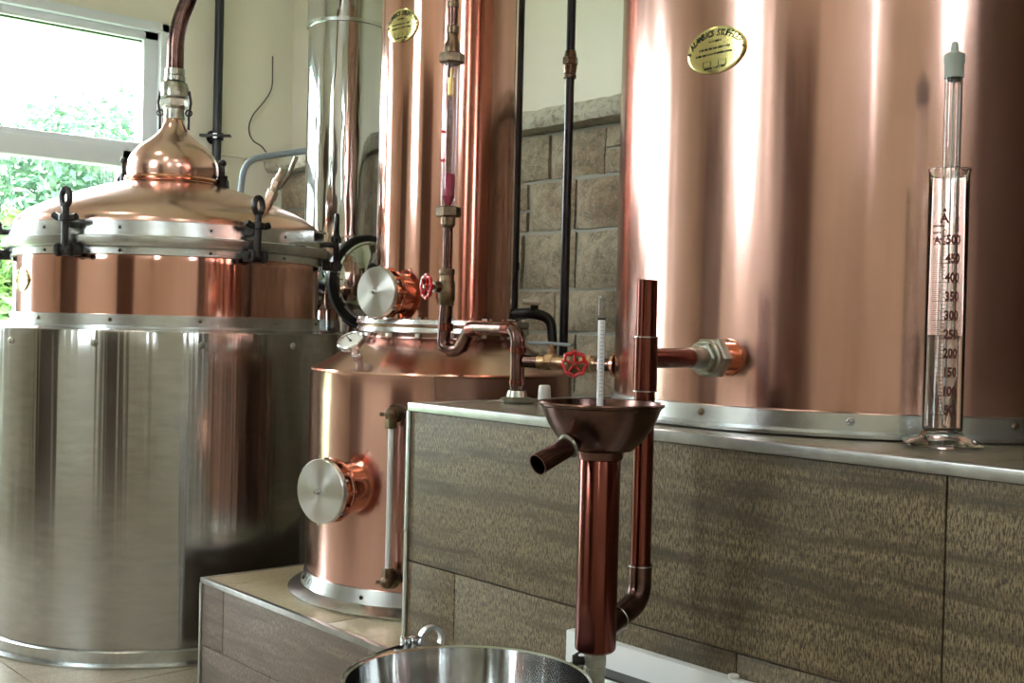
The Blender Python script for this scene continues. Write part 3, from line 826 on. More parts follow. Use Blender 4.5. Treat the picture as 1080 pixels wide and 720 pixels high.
# dial gauge on shoulder
g0 = P(377, 376, 2.62); g1 = P(371, 362, 2.60); gn = (DIR(-.35, -.75)*.62+Vector((0, 0, .8))).normalized()
b = B(); b.hexn(g0-gn*.03, g0+gn*.010, .012); b.cyl(g0, g1+gn*.0, .008, 16); b.cyl(g1-gn*.004, g1+gn*.006, .029, 36, bev=.002)
b.lathe([(.0265, 0), (.031, 0), (.031, .006), (.0285, .008), (.0265, .006)], 40, frame(g1+gn*.004, gn))
o1 = b.build('dial_gauge', 'steel_ring', t)
b = B(); b.cyl(g1+gn*.006, g1+gn*.0075, .027, 36); o2 = b.build('dial_face', 'white_plastic', o1)
b = B(); m = frame(g1+gn*.0085, gn)
b.box((-.0012, -.004, -.0004), (.0012, .020, .0004), 0, m @ Matrix.Rotation(.9, 4, 'Z')); b.cyl(g1+gn*.0078, g1+gn*.0095, .003, 12)
for k in range(11):
    b.box((-.0006, .021, -.0004), (.0006, .0245, .0), 0, m @ Matrix.Rotation(-2.2+k*.44, 4, 'Z'))
b.build('needle', 'ink', o1)
# level glass on the body
n = (RD(-.2505, 2.466)-CT); n.z = 0; n.normalize(); c0 = CT+n*(BR+.036)
zt, zb = .7155, .360
b = B(); b.cyl(c0+Vector((0, 0, zb+.012)), c0+Vector((0, 0, zt-.018)), .0062, 20); b.build('level_glass', 'milk_glass', t)
b = B()
for z_ in (zt, zb):
    sg = -1 if z_ == zt else 1
    b.sphere(c0+Vector((0, 0, z_)), .015); b.cyl(c0+Vector((0, 0, z_)), c0-n*.042+Vector((0, 0, z_)), .009, 16)
    b.hexn(c0+Vector((0, 0, z_+sg*.008)), c0+Vector((0, 0, z_+sg*.030)), .0125)
    b.cyl(c0+Vector((0, 0, z_)), c0+R0*(-.024)+Vector((0, 0, z_)), .0045, 10)
b.lathe([(.009, 0), (.020, 0), (.020, .006), (.009, .006)], 20, frame(c0-n*.032+Vector((0, 0, zt)), n)); b.lathe([(.009, 0), (.020, 0), (.020, .006), (.009, .006)], 20, frame(c0-n*.032+Vector((0, 0, zb)), n))
b.build('gauge_cock', 'bronze', t)

# ------------------------------------------------------------------ handwheel
def handwheel(parent, c, n, rad, mat='red'):
    m = frame(c, n); b = B()
    pts = []
    for i in range(72):
        a_ = 2*PI*i/72; rr = rad*(1+.075*math.cos(8*a_)); pts.append(m @ Vector((rr*math.cos(a_), rr*math.sin(a_), 0)))
    b.tube(pts, rad*.17, 10, closed=True)
    for k in range(5):
        a_ = .3+2*PI*k/5; b.tube([m @ Vector((rad*.2*math.cos(a_), rad*.2*math.sin(a_), -rad*.05)), m @ Vector((rad*.95*math.cos(a_), rad*.95*math.sin(a_), 0))], rad*.11, 8)
    b.cyl(m @ Vector((0, 0, -rad*.2)), m @ Vector((0, 0, rad*.15)), rad*.27, 20, bev=.001)
    o = b.build('hand_wheel', mat, parent); o['label'] = 'red scalloped hand wheel'
    b = B(); b.hexn(m @ Vector((0, 0, rad*.1)), m @ Vector((0, 0, rad*.32)), rad*.16); b.build('wheel_nut', 'brass', o)

# ------------------------------------------------------------------ flow meter pipe in front of column
VX = RD(-.143, 2.50)
def vz(py): return P(470, py, 2.50).z
def vp(z): return Vector((VX.x, VX.y, z))
BX = RD(.012, 2.28)
t = thing('flow_meter_pipe', (BX.x, BX.y, H1), 'vertical copper pipe with graduated glass flow tube and red valve before the column still', 'pipe')
zlow = vz(366); zh = P(520, 347, 2.4).z
pth = [vp(vz(310)), vp(zlow)]
b = B()
e1 = P(478, 371, 2.48); e2 = P(497, 347, 2.44)
path = fillet([vp(vz(322)), P(467, 369, 2.50), P(484, 370, 2.47), P(497, 345, 2.42), P(546, 347, 2.28), Vector((BX.x, BX.y, H1+.004))], .028, 8)
b.tube(path, .0145, 24); b.build('lower_pipe', 'copper_old', t)
b = B()
for p_, q_ in ((vp(vz(341)), vp(vz(349))), (P(486, 366, 2.465), P(489, 360, 2.455)), (P(496, 347.5, 2.425), P(505, 346, 2.40)), (P(533, 346.5, 2.315), P(541, 347, 2.295)), (Vector((BX.x, BX.y, P(548, 366, 2.28).z)), Vector((BX.x, BX.y, P(548, 372, 2.28).z))), (Vector((BX.x, BX.y, P(548, 400, 2.28).z)), Vector((BX.x, BX.y, P(548, 406, 2.28).z)))):
    b.cyl(p_, q_, .0165, 24, bev=.001)
b.build('solder_joint', 'copper_pipe', t)
b = B(); b.lathe([(.014, 0), (.033, 0), (.034, .004), (.030, .008), (.021, .010), (.018, .022), (.014, .022)], 40, T(BX.x, BX.y, H1+.0005)); b.build('floor_flange', 'nickel', t)
b = B()
b.lathe([(.012, vz(322)), (.0165, vz(322)), (.0165, vz(318)), (.0185, vz(316)), (.0185, vz(298)), (.016, vz(296)), (.016, vz(290)), (.0175, vz(289)), (.0175, vz(284)), (.012, vz(283))], 24, T(VX))
b.build('gate_valve', 'bronze', t)
b = B(); hv = vp(vz(303)); hd = DIR(-.86, -.5); b.cyl(hv, hv+hd*.030, .012, 20); b.hexn(hv+hd*.018, hv+hd*.028, .014); b.cyl(hv+hd*.028, hv+hd*.048, .005, 12); b.build('valve_stem', 'bronze', t)
handwheel(t, hv+hd*.048, hd, .0235)
b = B(); b.cyl(vp(vz(284)), vp(vz(238)), .0105, 20); b.cyl(vp(vz(60)), vp(2.0), .0105, 20); b.tube(fillet([vp(2.0), vp(2.3), Vector((CT.x, CT.y, 2.3))+(VX-CT)*.56], .05), .0105, 16)
b.build('upper_pipe', 'copper_old', t)
b = B()
b.lathe([(.009, vz(240)), (.0115, vz(240)), (.016, vz(237)), (.016, vz(228)), (.012, vz(227))], 24, T(VX)); b.hexn(vp(vz(229)), vp(vz(218)), .0275)
b.hexn(vp(vz(67)), vp(vz(56)), .0275); b.lathe([(.012, vz(57)), (.0165, vz(56)), (.0165, vz(47)), (.012, vz(42)), (.0115, vz(36)), (.0135, vz(35)), (.0135, vz(28)), (.0105, vz(27))], 24, T(VX))
b.cyl(vp(vz(8)), vp(vz(2)), .0125, 20)
b.build('union_nut', 'bronze', t)
b = B(); b.lathe([(.0140, vz(219)), (.0180, vz(219)), (.0180, vz(66)), (.0140, vz(66))], 32, T(VX), close=True); g_ = b.build('flow_glass', 'tube_glass', t)
b = B(); b.cyl(vp(vz(208)), vp(vz(183)), .0125, 24, bev=.002); b.cyl(vp(vz(217)), vp(vz(208)), .004, 16, .0125); b.build('float', 'red_liquid', t)
b = B(); b.cyl(vp(vz(101)), vp(vz(82)), .0075, 20, bev=.001); b.cyl(vp(vz(82)), vp(vz(72)), .003, 12); b.build('gold_insert', 'gold', t)
cv = (CAM-VX); cv.z = 0; cv.normalize(); sv = Vector((-cv.y, cv.x, 0))
b = B()
for k in range(28):
    py = 101+k*4.2*.95; w_ = .009 if k % 2 == 0 else .005
    if py > 181: break
    z_ = vz(py); h_ = .0007 if k % 2 else .0011
    vs = []
    for u in (-w_*.5, w_*.5):
        a_ = math.atan2(cv.y, cv.x)+u/.0182
        vs.append((VX.x+.0184*math.cos(a_), VX.y+.0184*math.sin(a_)))
    q = [b.bm.verts.new((vs[0][0], vs[0][1], z_)), b.bm.verts.new((vs[1][0], vs[1][1], z_)), b.bm.verts.new((vs[1][0], vs[1][1], z_+h_)), b.bm.verts.new((vs[0][0], vs[0][1], z_+h_))]
    b.bm.faces.new(q)
b.build('scale', 'ink', g_, flat=True)
for py in (140, 170):
    b = B(); a_ = math.atan2(cv.y, cv.x)-.9
    p_ = Vector((VX.x+.0182*math.cos(a_), VX.y+.0182*math.sin(a_), vz(py))); b.box((-.0035, -.005, -.003), (.0035, .005, .003), .001, T(p_)); b.build('set_mark', 'red_mark', g_)

# ------------------------------------------------------------------ cross pipe with second red wheel to the tank
zc_ = P(600, 383, 2.2).z
pA = Vector((BX.x, BX.y, zc_)); 
tang = RD(.1985, 2.16, zc_)
n_in = (Vector((TC.x, TC.y, zc_))-tang).normalized()
t = thing('cross_pipe', tang, 'short horizontal brass pipe with red wheel valve joining the elbow pipe to the large tank', 'pipe')
dv = (tang-pA).normalized(); L = (tang-pA).length
b = B(); b.cyl(pA+dv*.018, pA+dv*(L*.24), .0125, 20); b.cyl(pA+dv*L*.78, tang-dv*.004, .0125, 20); b.build('pipe', 'copper_old', t)
b = B(); b.cyl(pA+dv*(L*.22), pA+dv*(L*.30), .015, 20, bev=.001); b.hexn(pA+dv*(L*.30), pA+dv*(L*.38), .0175); b.cyl(pA+dv*(L*.37), pA+dv*(L*.60), .014, 20); b.sphere(pA+dv*L*.56, .020); b.hexn(pA+dv*(L*.66), pA+dv*(L*.76), .018); b.cyl(pA+dv*(L*.56), pA+dv*(L*.80), .0145, 20)
b.build('valve_body', 'brass', t)
wc = pA+dv*L*.56; wn = (-F0+R0*.02).normalized()
b = B(); b.cyl(wc, wc+wn*.036, .008, 16); b.hexn(wc+wn*.012, wc+wn*.024, .013); b.build('valve_stem', 'bronze', t)
handwheel(t, wc+wn*.040, wn, .0215)
b = B(); sc_ = pA+dv*L*.34; b.cyl(sc_, sc_+Vector((0, 0, .034)), .006, 12); b.hexn(sc_+Vector((0, 0, .014)), sc_+Vector((0, 0, .026)), .009); o1 = b.build('drain_cock', 'brass', t)
b = B(); b.tube([sc_+Vector((0, 0, .036))-dv*.050, sc_+Vector((0, 0, .036)), sc_+Vector((0, 0, .034))+dv*.045], .0035, 8); b.build('cock_lever', 'grey_tube', o1)
b = B(); b.lathe([(.012, 0), (.022, 0), (.022, .006), (.012, .006)], 24, frame(tang-dv*.010, dv)); b.build('pipe_flange', 'copper_polished', t)

# ------------------------------------------------------------------ black riser pipes behind
pr = RD(.132, 3.0)
t = thing('riser_pipe', (pr.x, pr.y, H2), 'slim dark vertical pipe with brass union rising in front of the stone wall', 'pipe')
b = B(); b.cyl((pr.x, pr.y, H2+.001), (pr.x, pr.y, ZC), .0115, 20); b.build('pipe', 'black_pipe', t)
zu = P(600, 66, 3.0).z
b = B(); q = lambda z: Vector((pr.x, pr.y, z)); b.hexn(q(zu-.006), q(zu+.014), .020); b.cyl(q(zu-.028), q(zu-.006), .0155, 20, .018); b.cyl(q(zu+.014), q(zu+.030), .0165, 20, .014); b.lathe([(.012, 0), (.0165, 0), (.0165, .008), (.012, .008)], 20, T(q(zu-.04)))
b.build('union', 'bronze', t)
pb = RD(.0, 3.02); zt_ = P(542, 330, 3.02).z
t = thing('water_tap_pipe', (pb.x, pb.y, zt_), 'black pipe hugging the copper column with a black water tap at its foot', 'pipe')
b = B(); b.cyl((pb.x, pb.y, zt_-.02), (pb.x, pb.y, ZC), .013, 20); b.build('pipe', 'black_pipe', t)
b = B(); b.cyl((pb.x, pb.y, P(545, 285, 3.02).z), (pb.x, pb.y, P(545, 277, 3.02).z), .0155, 16); b.cyl((pb.x, pb.y, zt_-.025), (pb.x, pb.y, zt_+.012), .018, 20, bev=.002)
tp = [P(541, 331, 3.02), P(563, 330, 2.96), P(581, 336, 2.94), P(583, 362, 2.93), P(583, 374, 2.93)]
b.tube(fillet(tp, .03, 8), .013, 16, rf=lambda u: 1.15-.3*u); b.cyl(P(563, 333, 2.96), P(563.5, 322, 2.96), .010, 16); b.build('tap_body', 'iron', t)
b = B(); h0 = P(551, 318, 2.95); h1 = P(570, 319, 2.95); b.tube([h0, (h0+h1)/2, h1], .0060, 12); b.build('tap_handle', 'white_plastic', t)

# white cap on counter
p = P(574, 421, 2.36); p.z = H1
t = B(); t.lathe([(0, .0), (.0125, 0), (.0135, .002), (.0125, .022), (.0115, .0285), (.0095, .030), (0, .030)], 28, T(p.x, p.y, H1+.0005)); o = t.build('plastic_cap', 'white_plastic'); recenter(o)
tag(o, 'small white plastic cap standing on the plinth top behind the copper funnel', 'cap')
# dark spill ring: small coin-like washer
p = P(557, 434, 2.17)

# ------------------------------------------------------------------ flue
FC = RD(-.618, 4.2)
t = thing('steel_flue', (FC.x, FC.y, 0.006), 'mirror-polished stainless flue between the pot still and the column still', 'flue')
FR = .137
zj = P(361, 30, 4.2).z; zb_ = P(361, 252, 4.2).z
b = B(); b.lathe([(FR*.96, .007), (FR*.96, zb_-.25)], 64, T(FC)); b.build('lower_section', 'steel_mirror', t)
b = B(); b.lathe([(FR-.01, zb_-.26), (FR, zb_-.255)]+[(FR, zb_-.25+(zj-zb_+.25)*k/12) for k in range(13)]+[(FR-.01, zj)], 80, T(FC)); b.build('middle_section', 'steel_mirror', t)
b = B(); b.lathe([(FR+.004, zj)]+[(FR+.004, zj+.006+(ZC-zj-.01)*k/12) for k in range(13)]+[(FR-.01, ZC-.003)], 80, T(FC)); b.build('upper_section', 'steel_mirror', t)
b = B(); b.lathe([(FR, zj-.008), (FR+.008, zj-.006), (FR+.008, zj+.006), (FR, zj+.008)], 80, T(FC)); b.lathe([(FR, zb_-.004), (FR+.007, zb_-.003), (FR+.007, zb_+.004), (FR, zb_+.005)], 64, T(FC)); b.build('joint_band', 'steel_ring', t)
zd = P(395, 297, 4.05).z; fx = Vector((1, 0, 0)); cc = Vector((FC.x, FC.y, zd))
b = B(); b.lathe([(.118, -.02), (.118, .125), (.128, .13), (.128, .15)], 64, frame(cc, fx)); b.build('cleanout_branch', 'steel_mirror', t)
b = B(); b.lathe([(.10, 0), (.158, 0), (.163, .006), (.163, .024), (.158, .030), (.138, .030), (.138, .01)], 64, frame(cc+fx*.15, fx)); b.build('seal_ring', 'rubber', t)
b = B(); b.lathe([(.140, 0), (.140, .034), (.134, .039), (.128, .036), (.122, .040), (.105, .052), (.08, .063), (.05, .071), (.02, .0745), (0, .075)], 64, frame(cc+fx*.15, fx)); o1 = b.build('cleanout_cap', 'steel_mirror', t)
b = B(); b.cyl(cc+fx*.21+Vector((0, -.02, .045)), cc+fx*.228+Vector((0, -.02, .045)), .018, 20, bev=.003); b.build('cap_knob', 'rubber', o1)
b = B(); sd = DIR(-.75, -.66); b.lathe([(.075, 0), (.075, .20), (.086, .205), (.086, .245), (.078, .25), (.0, .25)], 48, frame(cc+Vector((0, 0, -.02)), sd)); b.build('side_branch', 'steel_mirror', t)

# ------------------------------------------------------------------ wall pipe with bracket, conduit, cable
pw = RD(-1.265, 4.93)
t = thing('wall_drain_pipe', (pw.x, pw.y, .006), 'black vertical pipe clamped to the cream wall near the corner behind the onion head', 'pipe')
b = B(); b.cyl((pw.x, pw.y, .007), (pw.x, pw.y, ZC), .019, 20); b.build('pipe', 'black_pipe', t)
zk = P(225, 144, 4.93).z
b = B(); b.lathe([(.019, -.016), (.027, -.014), (.027, .014), (.019, .016)], 24, T(pw.x, pw.y, zk)); b.cyl((pw.x, pw.y, zk), (XL, pw.y, zk), .008, 12); b.cyl((XL, pw.y, zk), (XL+.006, pw.y, zk), .03, 20)
b.box((-.065, -.005, -.016), (.065, .005, .016), .002, frame(Vector((pw.x, pw.y, zk))+F0*-.024, -F0)); b.build('pipe_clamp', 'iron', t)
b = B(); b.cyl(Vector((pw.x, pw.y, zk))-F0*.026, Vector((pw.x, pw.y, zk))-F0*.036, .012, 6); b.build('clamp_bolt', 'steel_disc', t)
t = B(); gp = [P(252, 330, 4.6), P(253, 205, 4.6), P(258, 168, 4.62), P(330, 158, 4.75), P(400, 147, 4.55)]
t.tube(fillet(gp, .17, 10), .013, 14); o = t.build('bent_conduit', 'grey_tube'); tag(o, 'grey bent tube arching before the stone wall behind the pot still', 'tube')
b = B(); wp = [P(285, 60, 5.15), P(285, 95, 5.15), P(279, 108, 5.1), P(266, 122, 5.07), P(263, 135, 5.05), P(268, 148, 5.06), P(280, 153, 5.08), P(284, 160, 5.1)]
wp = [Vector((XL+.008 if v.x < XL+.2 else v.x, v.y, v.z)) for v in wp]
wp = [Vector((max(v.x, XL+.006), min(v.y, YB-.006), v.z)) for v in wp]
b.tube(fillet(wp, .08, 5), .0028, 6); o = b.build('loose_wire', 'cable'); tag(o, 'thin loose wire dangling down the cream wall in the corner', 'wire')

# ------------------------------------------------------------------ parrot (spirit funnel)
PC = RD(.121, 1.55)
t = thing('spirit_parrot', (PC.x, PC.y, .006), 'tall copper funnel on a pipe stand with angled spout, piped to the large tank', 'funnel stand')
def pz(py): return P(634, py, 1.55).z
zr = pz(426); zbt = pz(474)
b = B()
prof = [(.028, zbt-.012), (.030, zbt-.012), (.032, zbt-.002), (.042, zbt), (.0475, zbt+.004), (.060, zbt+.018), (.0705, zbt+.034), (.0765, zbt+.048), (.080, zr-.004), (.0835, zr-.002), (.0845, zr+.001), (.083, zr+.003), (.0795, zr+.002), (.0775, zr-.006), (.074, zbt+.046), (.068, zbt+.034), (.057, zbt+.019), (.045, zbt+.007), (.024, zbt+.003), (.024, zbt-.012)]
b.lathe(prof, 80, T(PC.x, PC.y, 0), close=True); b.build('funnel_bowl', 'copper_old', t)
b = B(); zb2 = pz(686)
b.lathe([(.0, zb2), (.024, zb2), (.0270, zb2+.003), (.0275, zb2+.006), (.0275, zbt-.010), (.0262, zbt-.008), (.024, zbt-.008), (.024, zb2+.02), (0, zb2+.02)], 48, T(PC.x, PC.y, 0)); b.build('main_tube', 'copper_pipe', t)
# spout
s1 = RD(.036, 1.475, pz(485)+.0005); s0 = Vector((PC.x, PC.y, pz(450))); sd = (s1-s0).normalized()
b = B(); Ls = (s1-s0).length
b.lathe([(.0122, .056), (.0132, .056), (.0138, Ls-.002), (.0142, Ls), (.0128, Ls), (.0120, Ls-.002), (.0114, .056)], 36, frame(s0, sd), close=True)
o1 = b.build('spout', 'copper_old', t)
b = B(); b.torus(frame(s0+sd*.064, sd), .0140, .0028, 32, 8); b.build('solder_bead', 'nickel', o1)
# inner disc, float guide
b = B(); b.lathe([(.010, 0), (.024, 0), (.024, .003), (.010, .003)], 32, T(PC.x, PC.y, zr-.012), close=True)
for k in range(3):
    a_ = k*2.09+.4; b.box((.022, -.003, 0), (.074, .003, .0025), 0, T(PC.x, PC.y, zr-.012) @ Matrix.Rotation(a_, 4, 'Z'))
b.build('guide_ring', 'copper_old', t)
# lower fitting and stand
b = B()
zz0 = zb2
for k, (r_, h_) in enumerate(((.0135, .006), (.0150, .012), (.0135, .004), (.0150, .010), (.0135, .03))):
    b.lathe([(0, zz0-h_), (r_, zz0-h_), (r_, zz0), (0, zz0)], 28, T(PC.x, PC.y, 0)); zz0 -= h_
b.cyl((PC.x, PC.y, .012), (PC.x, PC.y, zz0), .0115, 24); b.lathe([(0, .007), (.045, .007), (.046, .012), (.042, .016), (.02, .02), (.0, .02)], 48, T(PC.x, PC.y, 0))
b.build('threaded_stand', 'nickel', t)
b = B(); c0 = Vector((PC.x, PC.y, zb2-.014)); b.cyl(c0, c0-R0*.024, .006, 12); b.cyl(c0-R0*.022, c0-R0*.030, .008, 12); b.tube([c0-R0*.026, c0-R0*.026+Vector((0, 0, .008)), c0-R0*.016+Vector((0, 0, .014))], .002, 6); b.build('drain_cock', 'iron', t)
# riser
nT = DIR(-.683, -.73); zf = P(765, 377, 1.786).z
surf = Vector((TC.x, TC.y, zf))+nT*TR
RX = surf+nT*.206
# place the riser exactly under the picture column
RXp = RD(.188, 1.635)
nT2 = (Vector((RXp.x, RXp.y, 0))-Vector((TC.x, TC.y, 0))).normalized(); surf = Vector((TC.x, TC.y, zf))+nT2*TR; Lr = (Vector((RXp.x, RXp.y, zf))-surf).length
def rz(py): return P(681, py, 1.635).z
def rp(z): return Vector((RXp.x, RXp.y, z))
b = B(); rr = .0145
b.lathe([(rr-.002, rz(600)), (rr, rz(600)), (rr, rz(295)), (rr-.002, rz(295))], 32, T(rp(0)), close=True)
b.build('riser_tube', 'copper_pipe', t)
b = B(); b.cyl(rp(rz(412)), rp(rz(355)), .0168, 32, bev=.001)
b.cyl(rp(zf), surf+nT2*.085, .0142, 28); b.build('tee', 'copper_pipe', t)
b = B()
for py in (355, 412, 596): b.lathe([(.0150, -.0012), (.0173, -.0012), (.0173, .0006), (.0150, .0006)], 32, T(rp(rz(py))), close=True)
b.build('solder_ring', 'steel_ring', t)
b = B(); el = fillet([rp(rz(594)), rp(rz(632)), Vector((PC.x, PC.y, rz(650)))+(rp(0)-Vector((PC.x, PC.y, 0)))*.22], .045, 10)
b.tube(el, .0165, 24); b.build('elbow', 'copper_old', t)
b = B(); ev = (el[-1]-el[-2]).normalized(); b.torus(frame(el[-1]-ev*.03, ev), .0168, .0012, 28, 6); b.build('solder_ring', 'steel_ring', t)
b = B(); b.cyl(surf+nT2*.0005, surf+nT2*.030, .0235, 36, bev=.001); b.lathe([(.023, 0), (.029, 0), (.029, .004), (.023, .004)], 36, frame(surf, nT2)); b.build('tank_socket', 'copper_polished', t)
b = B(); b.hexn(surf+nT2*.030, surf+nT2*.052, .0325); b.cyl(surf+nT2*.050, surf+nT2*.062, .027, 36, bev=.002); b.hexn(surf+nT2*.060, surf+nT2*.072, .0245); b.cyl(surf+nT2*.070, surf+nT2*.100, .0175, 28, .0155); b.build('union_nut', 'nickel', t)

# alcoholmeter in the funnel
zt0 = P(634, 424, 1.55).z; z2 = P(634, 310, 1.55).z
base = Vector((PC.x, PC.y, zbt+.005))+R0*-.002; top = base + Vector((0, 0, z2-zbt-.005)) - R0*.0005
t = thing('spirit_thermometer', base, 'white glass spirit thermometer standing upright in the copper funnel', 'thermometer')
b = B(); b.cyl(base, base+(top-base)*.83, .0047, 20, bev=.001); b.build('scale_tube', 'milk_glass', t)
b = B(); p5 = base+(top-base)*.83; b.cyl(p5+(top-base)*.006, top-Vector((0, 0, .005)), .0050, 20); b.sphere(top-Vector((0, 0, .005)), .0050); b.build('glass_tip', 'tube_glass', t)
b = B(); b.cyl(p5, p5+(top-base)*.012, .0056, 16); b.build('band', 'ink', t)
b = B()
for k in range(20):
    z_ = zt0+.01+k*.005
    b.box((-.0022, -.0003, -.0003), (.0022, .0003, .0003), 0, frame(Vector((base.x, base.y, z_))-F0*.0047, R0, Vector((0, 0, 1))) @ Matrix.Rotation(PI/2, 4, 'Y'))
b.build('scale', 'grey_tube', t)

# ------------------------------------------------------------------ bucket
BC = RD(-.0445, 1.45); BZ = .464
t = thing('steel_pail', (BC.x, BC.y, .006), 'open stainless steel pail with rolled rim under the spout of the funnel', 'pail')
b = B(); r_ = .153
b.lathe([(0, .0065), (.095, .0065), (.102, .012), (.105, .03)]+[(.105+(r_-.105)*k/6, .03+(BZ-.04)*k/6) for k in range(7)]+[(r_+.002, BZ-.006), (r_+.0045, BZ-.003), (r_+.0045, BZ+.001), (r_+.002, BZ+.003), (r_-.001, BZ+.001), (r_-.0015, BZ-.006)]+[(r_-.002-(.048)*k/6, BZ-.012-(BZ-.045)*k/6) for k in range(7)]+[(.099, .014), (.092, .010), (0, .010)], 128, T(BC.x, BC.y, 0)); b.build('pail_body', 'steel_pail' if 'steel_pail' in MAT else 'steel_mirror', t)
az_b = az_to_cam(BC)
# lid strap: flat band standing above the rim along the far left side
def band(b, a0, a1, R, z0f, z1f, th, n=30):
    prev = None
    for i in range(n+1):
        a_ = a0+(a1-a0)*i/n; u = i/n
        q = [(R, z0f(u)), (R+th, z0f(u)), (R+th, z1f(u)), (R, z1f(u))]
        ring = [b.bm.verts.new(Vector((BC.x+r0*math.cos(a_), BC.y+r0*math.sin(a_), z0))) for r0, z0 in q]
        if prev:
            for k in range(4): b.bm.faces.new((prev[k], prev[(k+1) % 4], ring[(k+1) % 4], ring[k]))
        else: b.bm.faces.new(ring)
        prev = ring
    b.bm.faces.new(prev[::-1])
aL = az_b-math.radians(95); aM = az_b-math.radians(157)
b = B(); band(b, aL, aM, r_+.006, lambda u: BZ-.010+.004*u, lambda u: BZ-.001+.012*u, .0022); b.build('rim_strap', 'steel_mirror', t)
b = B(); am = az_b-math.radians(150); pc = Vector((BC.x+(r_+.009)*math.cos(am), BC.y+(r_+.009)*math.sin(am), BZ+.004))
ta = Vector((math.sin(am), -math.cos(am), 0)); na = Vector((math.cos(am), math.sin(am), 0)); mb = Matrix((ta, na, Vector((0, 0, 1)))).transposed().to_4x4(); mb.translation = pc
b.box((-.012, -.006, -.012), (-.002, .006, .014), .002, mb); b.box((.0, -.005, -.010), (.018, .005, .013), .002, mb); b.build('strap_buckle', 'steel_mirror', t)
b = B(); n_ = 24; prev = None
for i in range(n_+1):
    th_ = math.radians(200-230*i/n_); u_, v_ = .033+.019*math.cos(th_), .006+.019*math.sin(th_)
    iu, iv = .033+.0135*math.cos(th_), .006+.0135*math.sin(th_)
    ring = [b.bm.verts.new(mb @ Vector(q)) for q in ((u_, -.005, v_), (u_, .005, v_), (iu, .005, iv), (iu, -.005, iv))]
    if prev:
        for k in range(4): b.bm.faces.new((prev[k], prev[(k+1) % 4], ring[(k+1) % 4], ring[k]))
    else: b.bm.faces.new(ring)
    prev = ring
b.bm.faces.new(prev[::-1]); b.build('strap_hook', 'steel_disc', t)

# ------------------------------------------------------------------ white heater at the foot of the counter
hp = P(598, 666, 1.86)
dl = 0
# point where the front plane (slightly ahead, y=-.03) meets column 598
def on_plane(px, py, y):
    ray = Rc*((px-540)/FPX)+Uc*((360-py)/FPX)+Fd; k = (y-CAM.y)/ray.y
    return CAM+ray*k
h0 = on_plane(598, 666, -.02); h1 = on_plane(790, 719, -.02)
hz = (h0.z+h1.z)/2
t = thing('panel_heater', (h0.x+.35, -.04, .006), 'low white slotted heater along the foot of the dark tiled plinth', 'heater')
HX0, HX1 = h0.x, h0.x+.95
b = B(); b.box((HX0, -.022, .03), (HX1, -.004, hz), .002); b.build('back_panel', 'heater', t)
b = B(); b.box((HX0+.03, -.055, .02), (HX1, -.022, hz-.044), .003)
for k in range(4): b.box((HX0+.045, -.062, hz-.085-.045*k), (HX1-.015, -.053, hz-.057-.045*k), .002)
for xx in (HX0+.08, HX1-.1): b.box((xx, -.07, .0065), (xx+.03, -.03, .03), .001)
b.build('front_grille', 'heater', t)
b = B(); b.box((HX0+.034, -.053, hz-.0435), (HX1-.004, -.022, hz-.040), 0); b.build('air_slot', 'rubber', t)
b = B(); sx = on_plane(770, 711, -.02); b.cyl((sx.x, -.012, hz), (sx.x, -.012, hz+.005), .008, 16, bev=.001); b.build('screw_cap', 'white_plastic', t)

# ------------------------------------------------------------------ measuring cylinder + alcoholmeter
MC = RD(.584, 1.575)
def mz(py): return P(993, py, 1.575).z
t = thing('measuring_cylinder', (MC.x, MC.y, H1), 'tall glass measuring cylinder half full of clear spirit on the plinth edge', 'measuring cylinder')
GR = .0262; gi = GR-.0013; ztop = mz(179); zbs = H1+.0135
b = B()
# hexagonal foot
mf = T(MC.x, MC.y, 0) @ Matrix.Rotation(.25, 4, 'Z')
b.lathe([(0, H1+.0008), (.050, H1+.0008), (.055, H1+.003), (.055, H1+.006), (.046, H1+.011), (.030, H1+.016), (.0255, H1+.022), (0, H1+.022)], 6, mf)
b.build('foot', 'glass', t)
b = B(); b.lathe([(0, H1+.0225), (GR-.001, H1+.0225), (GR, H1+.024), (GR, ztop-.004), (GR+.0018, ztop-.001), (GR+.0015, ztop+.0008), (gi, ztop), (gi, H1+.027), (gi-.004, H1+.0242), (0, H1+.0242)], 64, T(MC.x, MC.y, 0)); b.build('glass_tube', 'glass', t)
cv = CAM-MC; cv.z = 0; cv.normalize(); azm = math.atan2(cv.y, cv.x)
z500 = mz(259); stp = (mz(259)-mz(436))/9
def onc(u, z, off=.0004):  # u metres to the viewer's right
    a_ = azm+u/GR; return Vector((MC.x+(GR+off)*math.cos(a_), MC.y+(GR+off)*math.sin(a_), z))
b = B()
for k in range(10):
    z_ = z500-stp*k; text_into(b, str(500-50*k), .0165, lambda x, y: onc(x*.74+.0075, z_+.0012+y), 0, 'CENTER', .0006)
text_into(b, 'A', .0135, lambda x, y: onc(x-.0135, z500+.0012+y), 0, 'CENTER', .0004)
def strip(u0, u1, z_, h_=.0006, n_=6):
    vs = [[b.bm.verts.new(onc(u0+(u1-u0)*i/n_, zz_)) for i in range(n_+1)] for zz_ in (z_-h_/2, z_+h_/2)]
    for i in range(n_): b.bm.faces.new((vs[0][i], vs[0][i+1], vs[1][i+1], vs[1][i]))
for k in range(91):
    z_ = z500-stp*k/10
    if k % 10 == 0: strip(-.0195, .0195, z_, .0007, 12)
    elif k % 5 == 0: strip(-.0195, -.006, z_, .0005)
    else: strip(-.0195, -.0085, z_, .0004)
    if k % 2 == 0 and k % 10: strip(-.006, -.001, z_, .0005)
